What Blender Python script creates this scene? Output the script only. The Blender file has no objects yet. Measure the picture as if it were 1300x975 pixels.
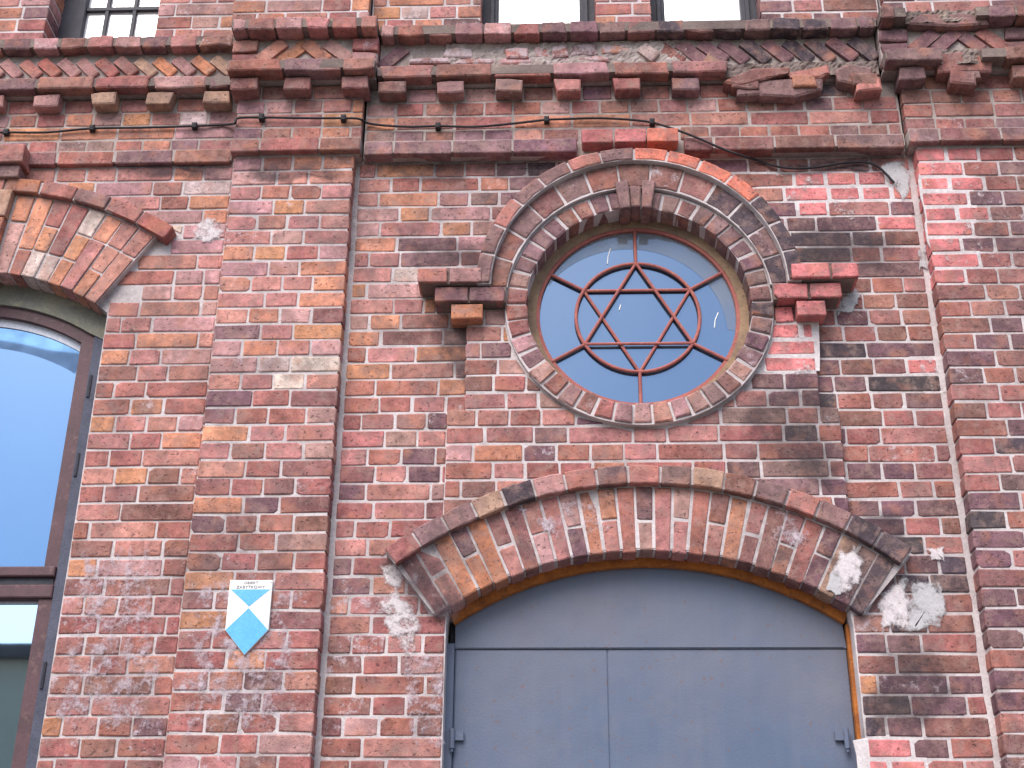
import bpy, math, random
from math import sin, cos, atan2, radians, hypot, pi, sqrt
from mathutils import Matrix, Vector
from mathutils.geometry import tessellate_polygon

# ------------------------------------------------------------------ scene, camera, light
scene = bpy.context.scene
COL = scene.collection
FPX = 1760.24
PITCH, YAW, ROLL = 0.45956579, -0.03867051, 0.0087626
CAM = Vector((1.40021706, -4.89652113, 1.59653585))
_f = Vector((sin(YAW) * cos(PITCH), cos(YAW) * cos(PITCH), sin(PITCH)))
_r = Vector((cos(YAW), -sin(YAW), 0.0))
_u = _r.cross(_f)
CA = cos(ROLL) * _r + sin(ROLL) * _u
CB = -sin(ROLL) * _r + cos(ROLL) * _u
cam_data = bpy.data.cameras.new("camera")
cam_data.sensor_width = 36.0
cam_data.lens = 36.0 * FPX / 1300.0
cam_data.clip_start = 0.05
cam_data.clip_end = 2000.0
cam = bpy.data.objects.new("camera", cam_data)
COL.objects.link(cam)
m3 = Matrix((CA, CB, -_f)).transposed()
cam.matrix_world = Matrix.Translation(CAM) @ m3.to_4x4()
scene.camera = cam

SUN_EL, SUN_AZ = radians(50), radians(205)     # azimuth from +Y (behind the building) towards +X; a veiled sun high in front
world = bpy.data.worlds.new("World")
scene.world = world
world.use_nodes = True
wn = world.node_tree
bg = wn.nodes["Background"]
sky = wn.nodes.new("ShaderNodeTexSky")
sky.sky_type = 'NISHITA'
sky.sun_disc = False
sky.sun_elevation = SUN_EL
sky.sun_rotation = SUN_AZ
sky.air_density = 1.0
sky.dust_density = 2.5
sky.ozone_density = 1.0
wn.links.new(sky.outputs[0], bg.inputs[0])
bg.inputs[1].default_value = 0.10
sun_data = bpy.data.lights.new("sun", 'SUN')
sun_data.energy = 1.5
sun_data.angle = radians(48)
sun_data.color = (1.0, 0.965, 0.94)
sun = bpy.data.objects.new("sun", sun_data)
COL.objects.link(sun)
sd = Vector((sin(SUN_AZ) * cos(SUN_EL), cos(SUN_AZ) * cos(SUN_EL), sin(SUN_EL)))
sun.rotation_euler = sd.to_track_quat('Z', 'Y').to_euler()
sun.location = (0, 0, 30)
vs = scene.view_settings
vs.view_transform = 'Standard'
vs.look = 'None'
vs.gamma = 1.0
vs.use_curve_mapping = False
vs.exposure = 1.22

rnd = random.Random(11)


def proj(x, y, z):
    d = Vector((x, y, z)) - CAM
    w = d.dot(_f)
    return 650 + FPX * d.dot(CA) / w, 487.5 - FPX * d.dot(CB) / w


def at(px, py, Y):
    """photo pixel -> (x, z) on the plane y = Y of the facade"""
    d = _f + CA * ((px - 650) / FPX) - CB * ((py - 487.5) / FPX)
    t = (Y - CAM.y) / d.y
    q = CAM + d * t
    return q.x, q.z


def in_frame(x, y, z, mx=45, my=45):
    px, py = proj(x, y, z)
    return -mx < px < 1300 + mx and -my < py < 975 + my


# ------------------------------------------------------------------ materials
def nodes_of(name):
    m = bpy.data.materials.new(name)
    m.use_nodes = True
    nt = m.node_tree
    return m, nt, nt.nodes["Principled BSDF"]


def N(nt, kind, **kw):
    n = nt.nodes.new(kind)
    for k, v in kw.items():
        if k.startswith("i_"):
            n.inputs[k[2:].replace("_", " ")].default_value = v
        else:
            setattr(n, k, v)
    return n


def mixc(nt, fac, a, b, blend='MIX'):
    n = nt.nodes.new("ShaderNodeMix")
    n.data_type = 'RGBA'
    n.blend_type = blend
    for sock, v in ((n.inputs[0], fac), (n.inputs[6], a), (n.inputs[7], b)):
        if hasattr(v, "links"):
            nt.links.new(v, sock)
        elif isinstance(v, (int, float)):
            sock.default_value = v
        else:
            sock.default_value = (*v[:3], 1)
    return n.outputs[2]


def ramp(nt, src, p0, p1, v0=0.0, v1=1.0):
    n = nt.nodes.new("ShaderNodeMapRange")
    n.inputs[1].default_value = p0
    n.inputs[2].default_value = p1
    n.inputs[3].default_value = v0
    n.inputs[4].default_value = v1
    nt.links.new(src, n.inputs[0])
    return n.outputs[0]


def math_(nt, op, a, b):
    n = nt.nodes.new("ShaderNodeMath")
    n.operation = op
    for s, v in ((n.inputs[0], a), (n.inputs[1], b)):
        if hasattr(v, "links"):
            nt.links.new(v, s)
        else:
            s.default_value = v
    return n.outputs[0]


def noise(nt, vec, scale, detail=4.0, rough=0.6):
    n = nt.nodes.new("ShaderNodeTexNoise")
    n.inputs["Scale"].default_value = scale
    n.inputs["Detail"].default_value = detail
    n.inputs["Roughness"].default_value = rough
    if vec is not None:
        nt.links.new(vec, n.inputs["Vector"])
    return n.outputs["Fac"]


def stain(nt, c):
    """old soot clouds that run across bricks and joints alike"""
    ge = nt.nodes.new("ShaderNodeNewGeometry")
    s1 = noise(nt, ge.outputs["Position"], 2.6, 7.0, 0.62)
    s2 = noise(nt, ge.outputs["Position"], 17.0, 5.0, 0.7)
    f = math_(nt, 'MULTIPLY', ramp(nt, s1, 0.47, 0.66, 0.0, 1.0), ramp(nt, s2, 0.36, 0.62, 0.15, 0.62))
    return mixc(nt, f, c, (0.115, 0.080, 0.082))


def make_brick_material(name, per_object=True):
    m, nt, b = nodes_of(name)
    tc = nt.nodes.new("ShaderNodeTexCoord")
    vec = tc.outputs["Object"]
    if per_object:
        oi = nt.nodes.new("ShaderNodeObjectInfo")
        off = N(nt, "ShaderNodeVectorMath", operation='MULTIPLY_ADD')
        comb = nt.nodes.new("ShaderNodeCombineXYZ")
        for k in range(3):
            nt.links.new(oi.outputs["Random"], comb.inputs[k])
        nt.links.new(comb.outputs[0], off.inputs[0])
        off.inputs[1].default_value = (61.3, 23.7, 41.9)
        nt.links.new(vec, off.inputs[2])
        vec = off.outputs[0]
        base, eff = oi.outputs["Color"], oi.outputs["Alpha"]
    else:
        at_ = nt.nodes.new("ShaderNodeAttribute")
        at_.attribute_name = "tint"
        base, eff = at_.outputs["Color"], at_.outputs["Alpha"]
    n1 = noise(nt, vec, 9.0, 3.0, 0.55)
    n2 = noise(nt, vec, 34.0, 5.0, 0.65)
    n3 = noise(nt, vec, 160.0, 3.0, 0.7)
    n4 = noise(nt, vec, 10.0, 5.0, 0.65)
    v1 = ramp(nt, n1, 0.3, 0.7, 0.66, 1.30)
    v2 = ramp(nt, n2, 0.25, 0.75, 0.62, 1.38)
    v3 = ramp(nt, n3, 0.25, 0.75, 0.84, 1.16)
    v = math_(nt, 'MULTIPLY', math_(nt, 'MULTIPLY', v1, v2), v3)
    vm = N(nt, "ShaderNodeVectorMath", operation='SCALE')
    nt.links.new(base, vm.inputs[0])
    nt.links.new(v, vm.inputs["Scale"])
    c = vm.outputs[0]
    # burnt purple clouds, ochre clouds
    c = mixc(nt, ramp(nt, n4, 0.49, 0.66, 0.0, 0.62), c, (0.175, 0.092, 0.10))
    c = stain(nt, c)
    n7 = noise(nt, vec, 20.0, 5.0, 0.7)
    c = mixc(nt, ramp(nt, n7, 0.48, 0.72, 0.0, 0.38), c, (0.52, 0.345, 0.275))
    n6 = noise(nt, vec, 11.0, 2.0, 0.5)
    c = mixc(nt, ramp(nt, n6, 0.55, 0.75, 0.0, 0.42), c, (0.50, 0.20, 0.12))
    # small dark pits and soot flecks
    n5 = noise(nt, vec, 75.0, 2.0, 0.5)
    c = mixc(nt, ramp(nt, n5, 0.62, 0.72, 0.0, 0.6), c, (0.05, 0.035, 0.04))
    # lime bloom
    w1 = noise(nt, vec, 26.0, 6.0, 0.75)
    thr = math_(nt, 'SUBTRACT', 0.80, math_(nt, 'MULTIPLY', eff, 0.50))
    wf = math_(nt, 'MULTIPLY', math_(nt, 'SUBTRACT', w1, thr), 9.0)
    wf = ramp(nt, wf, 0.0, 1.0, 0.0, 0.78)
    c = mixc(nt, wf, c, (0.56, 0.46, 0.49))
    nt.links.new(c, b.inputs["Base Color"])
    b.inputs["Roughness"].default_value = 0.88
    b.inputs["Specular IOR Level"].default_value = 0.25
    bump = nt.nodes.new("ShaderNodeBump")
    bump.inputs["Strength"].default_value = 0.85
    bump.inputs["Distance"].default_value = 0.004
    h = math_(nt, 'ADD', math_(nt, 'MULTIPLY', n2, 1.0), math_(nt, 'MULTIPLY', n3, 0.55))
    h = math_(nt, 'ADD', h, ramp(nt, n5, 0.6, 0.72, 0.0, -0.5))
    nt.links.new(h, bump.inputs["Height"])
    nt.links.new(bump.outputs[0], b.inputs["Normal"])
    return m


def make_rough(name, col, col2, scale=8.0, rough=0.9, bump=0.003, col3=None, spec=0.25, fine=90.0, sooty=False):
    m, nt, b = nodes_of(name)
    tc = nt.nodes.new("ShaderNodeTexCoord")
    vec = tc.outputs["Object"]
    n1 = noise(nt, vec, scale, 6.0, 0.65)
    n2 = noise(nt, vec, fine, 4.0, 0.7)
    c = mixc(nt, ramp(nt, n1, 0.38, 0.66), col, col2)
    if col3:
        n3 = noise(nt, vec, scale * 2.7, 5.0, 0.7)
        c = mixc(nt, ramp(nt, n3, 0.56, 0.68, 0, 0.85), c, col3)
    if sooty:
        c = stain(nt, c)
    vm = N(nt, "ShaderNodeVectorMath", operation='SCALE')
    nt.links.new(c, vm.inputs[0])
    nt.links.new(ramp(nt, n2, 0.25, 0.75, 0.82, 1.16), vm.inputs["Scale"])
    nt.links.new(vm.outputs[0], b.inputs["Base Color"])
    b.inputs["Roughness"].default_value = rough
    b.inputs["Specular IOR Level"].default_value = spec
    if bump:
        bn = nt.nodes.new("ShaderNodeBump")
        bn.inputs["Strength"].default_value = 0.8
        bn.inputs["Distance"].default_value = bump
        nt.links.new(math_(nt, 'ADD', n1, n2), bn.inputs["Height"])
        nt.links.new(bn.outputs[0], b.inputs["Normal"])
    return m


def make_glass(name, body, refl, tint):
    """dark room behind a reflecting pane"""
    m, nt, b = nodes_of(name)
    tc = nt.nodes.new("ShaderNodeTexCoord")
    n1 = noise(nt, tc.outputs["Object"], 2.5, 4.0, 0.6)
    nt.links.new(mixc(nt, ramp(nt, n1, 0.35, 0.7), body, [v * 1.5 for v in body]), b.inputs["Base Color"])
    b.inputs["Roughness"].default_value = 0.25
    gl = nt.nodes.new("ShaderNodeBsdfGlossy")
    gl.inputs["Color"].default_value = (*tint, 1)
    gl.inputs["Roughness"].default_value = 0.02
    bn = nt.nodes.new("ShaderNodeBump")
    bn.inputs["Strength"].default_value = 0.05
    bn.inputs["Distance"].default_value = 0.01
    nt.links.new(noise(nt, tc.outputs["Object"], 3.0, 1.0, 0.4), bn.inputs["Height"])
    nt.links.new(bn.outputs[0], gl.inputs["Normal"])
    mx = nt.nodes.new("ShaderNodeMixShader")
    mx.inputs[0].default_value = refl
    nt.links.new(b.outputs[0], mx.inputs[1])
    nt.links.new(gl.outputs[0], mx.inputs[2])
    out = [n for n in nt.nodes if n.type == 'OUTPUT_MATERIAL'][0]
    nt.links.new(mx.outputs[0], out.inputs[0])
    return m


def make_film(name, col, col2, scale, lo, soft, gain=1.0):
    """thin deposit (paint, lime, soot) that breaks up where its cover attribute runs out"""
    m, nt, b = nodes_of(name)
    tc = nt.nodes.new("ShaderNodeTexCoord")
    vec = tc.outputs["Object"]
    a = nt.nodes.new("ShaderNodeAttribute")
    a.attribute_name = "cover"
    n1 = noise(nt, vec, scale, 7.0, 0.72)
    n2 = noise(nt, vec, scale * 5, 4.0, 0.7)
    t = math_(nt, 'ADD', math_(nt, 'ADD', math_(nt, 'MULTIPLY', n1, 0.75), math_(nt, 'MULTIPLY', n2, 0.25)), math_(nt, 'MULTIPLY', a.outputs["Fac"], gain))
    fac = ramp(nt, t, lo, lo + soft, 0.0, 1.0)
    nt.links.new(mixc(nt, ramp(nt, n2, 0.35, 0.65), col, col2), b.inputs["Base Color"])
    b.inputs["Roughness"].default_value = 0.9
    b.inputs["Specular IOR Level"].default_value = 0.2
    bn = nt.nodes.new("ShaderNodeBump")
    bn.inputs["Strength"].default_value = 0.6
    bn.inputs["Distance"].default_value = 0.004
    nt.links.new(math_(nt, 'ADD', n1, n2), bn.inputs["Height"])
    nt.links.new(bn.outputs[0], b.inputs["Normal"])
    tr = nt.nodes.new("ShaderNodeBsdfTransparent")
    mx = nt.nodes.new("ShaderNodeMixShader")
    nt.links.new(fac, mx.inputs[0])
    nt.links.new(tr.outputs[0], mx.inputs[1])
    nt.links.new(b.outputs[0], mx.inputs[2])
    out = [n for n in nt.nodes if n.type == 'OUTPUT_MATERIAL'][0]
    nt.links.new(mx.outputs[0], out.inputs[0])
    return m


def make_reflection_film(name, col, amount):  # half-clear film for reflections painted over window panes
    m, nt, b = nodes_of(name)
    tc = nt.nodes.new("ShaderNodeTexCoord")
    n1 = noise(nt, tc.outputs["Object"], 6.0, 5.0, 0.6)
    b.inputs["Base Color"].default_value = (*col, 1)
    b.inputs["Roughness"].default_value = 0.9
    tr = nt.nodes.new("ShaderNodeBsdfTransparent")
    mx = nt.nodes.new("ShaderNodeMixShader")
    nt.links.new(ramp(nt, n1, 0.3, 0.7, amount * .65, amount * 1.2), mx.inputs[0])
    nt.links.new(tr.outputs[0], mx.inputs[1])
    nt.links.new(b.outputs[0], mx.inputs[2])
    out = [n for n in nt.nodes if n.type == 'OUTPUT_MATERIAL'][0]
    nt.links.new(mx.outputs[0], out.inputs[0])
    return m


def make_door_paint():
    m, nt, b = nodes_of("door_paint")
    tc = nt.nodes.new("ShaderNodeTexCoord")
    vec = tc.outputs["Object"]
    n1 = noise(nt, vec, 1.7, 4.0, 0.55)
    mp = N(nt, "ShaderNodeMapping")
    mp.inputs["Scale"].default_value = (9, 9, 0.7)
    nt.links.new(vec, mp.inputs[0])
    n2 = noise(nt, mp.outputs[0], 2.0, 5.0, 0.6)
    c = mixc(nt, ramp(nt, n1, 0.35, 0.68), (0.098, 0.132, 0.208), (0.150, 0.156, 0.202))
    c = mixc(nt, ramp(nt, n2, 0.5, 0.75, 0, 0.30), c, (0.17, 0.18, 0.23))
    n3 = noise(nt, vec, 40.0, 3.0, 0.6)
    c = mixc(nt, ramp(nt, n3, 0.64, 0.72, 0, 0.6), c, (0.17, 0.10, 0.085))
    n5 = noise(nt, vec, 4.5, 7.0, 0.75)
    c = mixc(nt, ramp(nt, n5, 0.54, 0.68, 0, 0.25), c, (0.20, 0.19, 0.21))
    n6 = noise(nt, vec, 9.0, 6.0, 0.7)
    c = mixc(nt, ramp(nt, n6, 0.60, 0.74, 0, 0.28), c, (0.08, 0.095, 0.14))
    nt.links.new(c, b.inputs["Base Color"])
    b.inputs["Roughness"].default_value = 0.42
    b.inputs["Specular IOR Level"].default_value = 0.35
    bn = nt.nodes.new("ShaderNodeBump")
    bn.inputs["Strength"].default_value = 0.35
    bn.inputs["Distance"].default_value = 0.03
    nt.links.new(math_(nt, 'ADD', noise(nt, vec, 3.0, 2.0, 0.5), math_(nt, 'MULTIPLY', noise(nt, vec, 130.0, 2.0, 0.5), 0.06)), bn.inputs["Height"])
    nt.links.new(bn.outputs[0], b.inputs["Normal"])
    return m


M = {}
M["brick"] = make_brick_material("brick_face", True)
M["mass"] = make_brick_material("brick_face_far", False)
M["mortar"] = make_rough("mortar", (0.63, 0.565, 0.565), (0.45, 0.39, 0.39), 5.0, 0.95, 0.003, (0.71, 0.65, 0.65), sooty=True)
M["mortar_grey"] = make_rough("grey_mortar", (0.46, 0.39, 0.365), (0.28, 0.225, 0.205), 7.0, 0.95, 0.004, (0.58, 0.51, 0.49), sooty=True)
M["mortar_dark"] = make_rough("mortar_sooty", (0.25, 0.19, 0.17), (0.14, 0.105, 0.095), 6.0, 0.95, 0.005, (0.36, 0.29, 0.23), sooty=True)
M["white_mortar"] = make_rough("fresh_mortar", (0.66, 0.60, 0.60), (0.52, 0.45, 0.45), 9.0, 0.95, 0.003, (0.74, 0.69, 0.69))
M["cement"] = make_rough("cement", (0.47, 0.46, 0.50), (0.40, 0.39, 0.42), 7.0, 0.95, 0.003, (0.54, 0.54, 0.58))
M["white_paint"] = make_rough("flaked_white_paint", (0.74, 0.72, 0.76), (0.55, 0.48, 0.52), 26.0, 0.85, 0.004, (0.30, 0.17, 0.16))
M["plaster"] = make_rough("mouldy_plaster", (0.26, 0.25, 0.20), (0.17, 0.17, 0.16), 6.0, 0.95, 0.004, (0.33, 0.31, 0.20))
M["slate"] = make_rough("grey_putty", (0.105, 0.11, 0.15), (0.075, 0.08, 0.11), 7.0, 0.9, 0.003)
M["ochre"] = make_rough("ochre_mortar", (0.36, 0.24, 0.15), (0.24, 0.165, 0.12), 14.0, 0.95, 0.004, (0.16, 0.12, 0.09))
M["door"] = make_door_paint()
M["rust"] = make_rough("rusted_steel", (0.50, 0.170, 0.040), (0.27, 0.090, 0.030), 13.0, 0.9, 0.004, (0.10, 0.055, 0.040))
M["frame_brown"] = make_rough("brown_paint", (0.115, 0.058, 0.068), (0.080, 0.044, 0.050), 10.0, 0.6, 0.0015, (0.17, 0.095, 0.095), 0.35)
M["frame_dark"] = make_rough("dark_paint", (0.026, 0.026, 0.038), (0.05, 0.048, 0.065), 9.0, 0.6, 0.0015, None, 0.35)
M["grille"] = make_rough("red_oxide_paint", (0.42, 0.135, 0.115), (0.32, 0.10, 0.09), 12.0, 0.75, 0.001, (0.46, 0.20, 0.13), 0.3)
M["pale_band"] = make_rough("pale_strip_paint", (0.62, 0.64, 0.72), (0.52, 0.54, 0.62), 6.0, 0.6, 0.001)  # pale arc painted for a reflection, also the strip under the transom
M["white_sky"] = make_glass("white_sky_pane", (0.80, 0.79, 0.80), 0.22, (1.0, 1.0, 1.0))  # near-white base colour painted in for bright sky mirrored by the upper panes
M["glass_round"] = make_glass("glass_round", (0.020, 0.032, 0.050), 0.26, (0.36, 0.62, 1.0))
M["glass_house"] = make_glass("glass_house", (0.010, 0.014, 0.020), 0.30, (1.0, 1.0, 1.0))
M["glass_left"] = make_glass("glass_left", (0.02, 0.035, 0.055), 0.36, (0.24, 0.52, 0.96))
M["glass_low"] = make_glass("glass_low", (0.02, 0.035, 0.055), 0.80, (0.56, 0.78, 1.0))
M["film_paint"] = make_film("flaking_paint", (0.72, 0.67, 0.68), (0.56, 0.48, 0.49), 22.0, 0.665, 0.14, 0.30)
M["film_cement"] = make_film("old_cement", (0.52, 0.50, 0.51), (0.44, 0.42, 0.43), 12.0, 0.70, 0.14, 0.34)
M["film_lime"] = make_film("lime_bloom", (0.60, 0.50, 0.54), (0.50, 0.40, 0.44), 16.0, 0.74, 0.16, 0.26)
M["film_mortar"] = make_film("smeared_mortar", (0.66, 0.60, 0.60), (0.56, 0.48, 0.48), 14.0, 0.77, 0.10, 0.22)
M["film_soot"] = make_film("soot_deposit", (0.060, 0.046, 0.054), (0.085, 0.064, 0.072), 9.0, 0.585, 0.52, 0.27)
M["pale_reflection"] = make_reflection_film("pale_reflection_film", (0.34, 0.36, 0.40), 0.42)  # pale tone painted in for a reflection on the round pane
M["dark_reflection"] = make_reflection_film("dark_reflection_film", (0.010, 0.03, 0.09), 0.45)  # dark tone painted in for a reflection band on the arched window
M["cable"] = make_rough("black_rubber", (0.018, 0.016, 0.02), (0.03, 0.026, 0.03), 20.0, 0.6, 0.0)
M["sign_white"] = make_rough("enamel_white", (0.88, 0.84, 0.81), (0.84, 0.80, 0.77), 20.0, 0.3, 0.0, None, 0.5)
M["sign_blue"] = make_rough("enamel_blue", (0.12, 0.46, 0.80), (0.10, 0.42, 0.76), 20.0, 0.3, 0.0, None, 0.5)
M["sign_text"] = make_rough("enamel_text", (0.09, 0.10, 0.13), (0.12, 0.13, 0.16), 20.0, 0.4, 0.0)
M["paving"] = make_rough("paving", (0.22, 0.21, 0.20), (0.16, 0.155, 0.15), 2.0, 0.9, 0.004)
M["kerb"] = make_rough("kerb_stone", (0.33, 0.32, 0.30), (0.26, 0.25, 0.24), 3.0, 0.9, 0.004)
M["asphalt"] = make_rough("asphalt", (0.055, 0.055, 0.058), (0.042, 0.042, 0.045), 2.0, 0.92, 0.004)
M["ground"] = make_rough("ground", (0.12, 0.11, 0.08), (0.07, 0.085, 0.045), 0.4, 0.95, 0.01)
M["beige"] = make_rough("beige_render", (0.84, 0.70, 0.46), (0.78, 0.64, 0.42), 1.5, 0.9, 0.003)
M["roof"] = make_rough("roof_sheet", (0.10, 0.075, 0.065), (0.07, 0.055, 0.05), 2.0, 0.7, 0.003)
M["pale_metal"] = make_rough("galvanised", (0.62, 0.62, 0.63), (0.54, 0.54, 0.56), 4.0, 0.5, 0.0, None, 0.5)


# ------------------------------------------------------------------ mesh helpers
def new_obj(name, verts, faces, mat, parent=None, loc=(0, 0, 0), smooth=False):
    me = bpy.data.meshes.new(name)
    me.from_pydata(verts, [], faces)
    me.materials.append(mat)
    if smooth:
        me.polygons.foreach_set("use_smooth", [True] * len(me.polygons))
    o = bpy.data.objects.new(name, me)
    o.location = loc
    if parent:
        o.parent = parent
    COL.objects.link(o)
    return o


def empty(name, loc=(0, 0, 0), parent=None):
    o = bpy.data.objects.new(name, None)
    o.location = loc
    o.empty_display_size = 0.3
    if parent:
        o.parent = parent
    COL.objects.link(o)
    return o


class MB:
    def __init__(self):
        self.v, self.f = [], []

    def add(self, v, f):
        k = len(self.v)
        self.v += v
        self.f += [tuple(i + k for i in q) for q in f]

    def box(self, x0, x1, y0, y1, z0, z1, b=0.0):
        if b:
            self.prism([(x0, z0), (x1, z0), (x1, z1), (x0, z1)], y0, y1 - y0, b)
            return
        v = [(x0, y0, z0), (x1, y0, z0), (x1, y1, z0), (x0, y1, z0), (x0, y0, z1), (x1, y0, z1), (x1, y1, z1), (x0, y1, z1)]
        self.add(v, [(0, 3, 2, 1), (4, 5, 6, 7), (0, 1, 5, 4), (1, 2, 6, 5), (2, 3, 7, 6), (3, 0, 4, 7)])

    def prism(self, poly, y, depth, b=0.0, back=True):
        v, f = prism_data(poly, y, depth, b, back)
        self.add(v, f)

    def slab(self, loops, y, depth):
        """outline with holes: front face at y, sides going back by depth"""
        pts, fr = [], []
        for lp in loops:
            pts += lp
        tri = tessellate_polygon([[Vector((p[0], p[1], 0)) for p in lp] for lp in loops])
        n = len(pts)
        v = [(p[0], y, p[1]) for p in pts] + [(p[0], y + depth, p[1]) for p in pts]
        for t in tri:
            a, b_, c = (pts[i] for i in t)
            ar = (b_[0] - a[0]) * (c[1] - a[1]) - (b_[1] - a[1]) * (c[0] - a[0])
            if abs(ar) < 1e-12:
                continue
            fr.append(tuple(t) if ar > 0 else (t[0], t[2], t[1]))
        f = list(fr)
        k = 0
        for i_, lp in enumerate(loops):
            m = len(lp)
            ar = sum(lp[i][0] * lp[(i + 1) % m][1] - lp[(i + 1) % m][0] * lp[i][1] for i in range(m))
            for i in range(m):
                a, b_ = k + i, k + (i + 1) % m
                q = (a, a + n, b_ + n, b_)
                if (ar > 0) == (i_ != 0):
                    q = q[::-1]
                f.append(q)
            k += m
        self.add(v, f)

    def tube(self, path, r, n=8, closed=False):
        P = [Vector(p) for p in path]
        k0 = len(self.v)
        m = len(P)
        for i, p in enumerate(P):
            a = P[(i - 1) % m] if (closed or i) else P[0]
            c = P[(i + 1) % m] if (closed or i < m - 1) else P[-1]
            t = (c - a).normalized()
            up = Vector((0, 1, 0)) if abs(t.y) < 0.9 else Vector((1, 0, 0))
            s = t.cross(up).normalized()
            w = s.cross(t)
            for j in range(n):
                q = p + (s * cos(2 * pi * j / n) + w * sin(2 * pi * j / n)) * r
                self.v.append(tuple(q))
        for i in range(m if closed else m - 1):
            for j in range(n):
                a, b_ = k0 + i * n + j, k0 + i * n + (j + 1) % n
                c, d = k0 + ((i + 1) % m) * n + (j + 1) % n, k0 + ((i + 1) % m) * n + j
                self.f.append((a, b_, c, d))
        if not closed:
            self.f.append(tuple(range(k0 + n - 1, k0 - 1, -1)))
            self.f.append(tuple(range(k0 + (m - 1) * n, k0 + m * n)))

    def build(self, name, mat, parent=None, loc=(0, 0, 0), smooth=False):
        return new_obj(name, self.v, self.f, mat, parent, loc, smooth)


def prism_data(poly, y, depth, b=0.0, back=True):
    n = len(poly)
    if b:
        ins = inset(poly, b)
        v = [(p[0], y, p[1]) for p in ins] + [(p[0], y + b * 0.8, p[1]) for p in poly] + [(p[0], y + depth, p[1]) for p in poly]
        f = [tuple(range(n))]
        for k in (0, n):
            for i in range(n):
                j = (i + 1) % n
                f.append((k + i, k + n + i, k + n + j, k + j))
        if back:
            f.append(tuple(range(3 * n - 1, 2 * n - 1, -1)))
    else:
        v = [(p[0], y, p[1]) for p in poly] + [(p[0], y + depth, p[1]) for p in poly]
        f = [tuple(range(n))]
        for i in range(n):
            j = (i + 1) % n
            f.append((i, n + i, n + j, j))
        if back:
            f.append(tuple(range(2 * n - 1, n - 1, -1)))
    return v, f


def inset(poly, b):
    cx = sum(p[0] for p in poly) / len(poly)
    cz = sum(p[1] for p in poly) / len(poly)
    out = []
    for x, z in poly:
        d = hypot(x - cx, z - cz) or 1.0
        dx, dz = (x - cx), (z - cz)
        # inset nearly the same on each side of long pieces
        k = b * 1.2
        out.append((x - (min(k, abs(dx) * .5) if dx > 0 else -min(k, abs(dx) * .5)), z - (min(k, abs(dz) * .5) if dz > 0 else -min(k, abs(dz) * .5))))
    return out


def clip(poly, px, pz, nx, nz):
    """keep the side where (p - P) . n >= 0"""
    out = []
    m = len(poly)
    for i in range(m):
        a, b = poly[i], poly[(i + 1) % m]
        da = (a[0] - px) * nx + (a[1] - pz) * nz
        db = (b[0] - px) * nx + (b[1] - pz) * nz
        if da >= 0:
            out.append(a)
        if (da >= 0) != (db >= 0):
            t = da / (da - db)
            out.append((a[0] + t * (b[0] - a[0]), a[1] + t * (b[1] - a[1])))
    return out


def area(poly):
    return 0.5 * sum(poly[i][0] * poly[(i + 1) % len(poly)][1] - poly[(i + 1) % len(poly)][0] * poly[i][1] for i in range(len(poly)))


def out_circle(poly, cx, cz, r):
    """cut away what lies inside a circle (tangent cut at the piece)"""
    if len(poly) < 3:
        return []
    if all(hypot(p[0] - cx, p[1] - cz) >= r for p in poly):
        gx = sum(p[0] for p in poly) / len(poly)
        gz = sum(p[1] for p in poly) / len(poly)
        if hypot(gx - cx, gz - cz) >= r:
            return poly
    gx = sum(p[0] for p in poly) / len(poly) - cx
    gz = sum(p[1] for p in poly) / len(poly) - cz
    d = hypot(gx, gz) or 1.0
    return clip(poly, cx + gx / d * r, cz + gz / d * r, gx / d, gz / d)


def arc(cx, cz, r, a0, a1, n):
    """angles from the vertical, towards +x"""
    return [(cx + r * sin(a0 + (a1 - a0) * i / n), cz + r * cos(a0 + (a1 - a0) * i / n)) for i in range(n + 1)]


# ------------------------------------------------------------------ bricks
PAL = {
    'orange': (0.540, 0.215, 0.118), 'pink': (0.450, 0.182, 0.155), 'red': (0.365, 0.124, 0.104), 'brown': (0.270, 0.112, 0.098),
    'purple': (0.195, 0.096, 0.112), 'char': (0.085, 0.062, 0.074), 'pale': (0.54, 0.40, 0.375), 'tan': (0.41, 0.25, 0.180),
    'new': (0.64, 0.205, 0.205), 'newor': (0.70, 0.205, 0.140), 'grime': (0.250, 0.140, 0.138), 'rose': (0.45, 0.23, 0.220),
}


def wpick(w):
    t = rnd.random() * sum(w.values())
    for k, v in w.items():
        t -= v
        if t <= 0:
            return k
    return k


def gau(x, z, cx, cz, sx, sz):
    return math.exp(-((x - cx) / sx) ** 2 - ((z - cz) / sz) ** 2)


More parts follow.
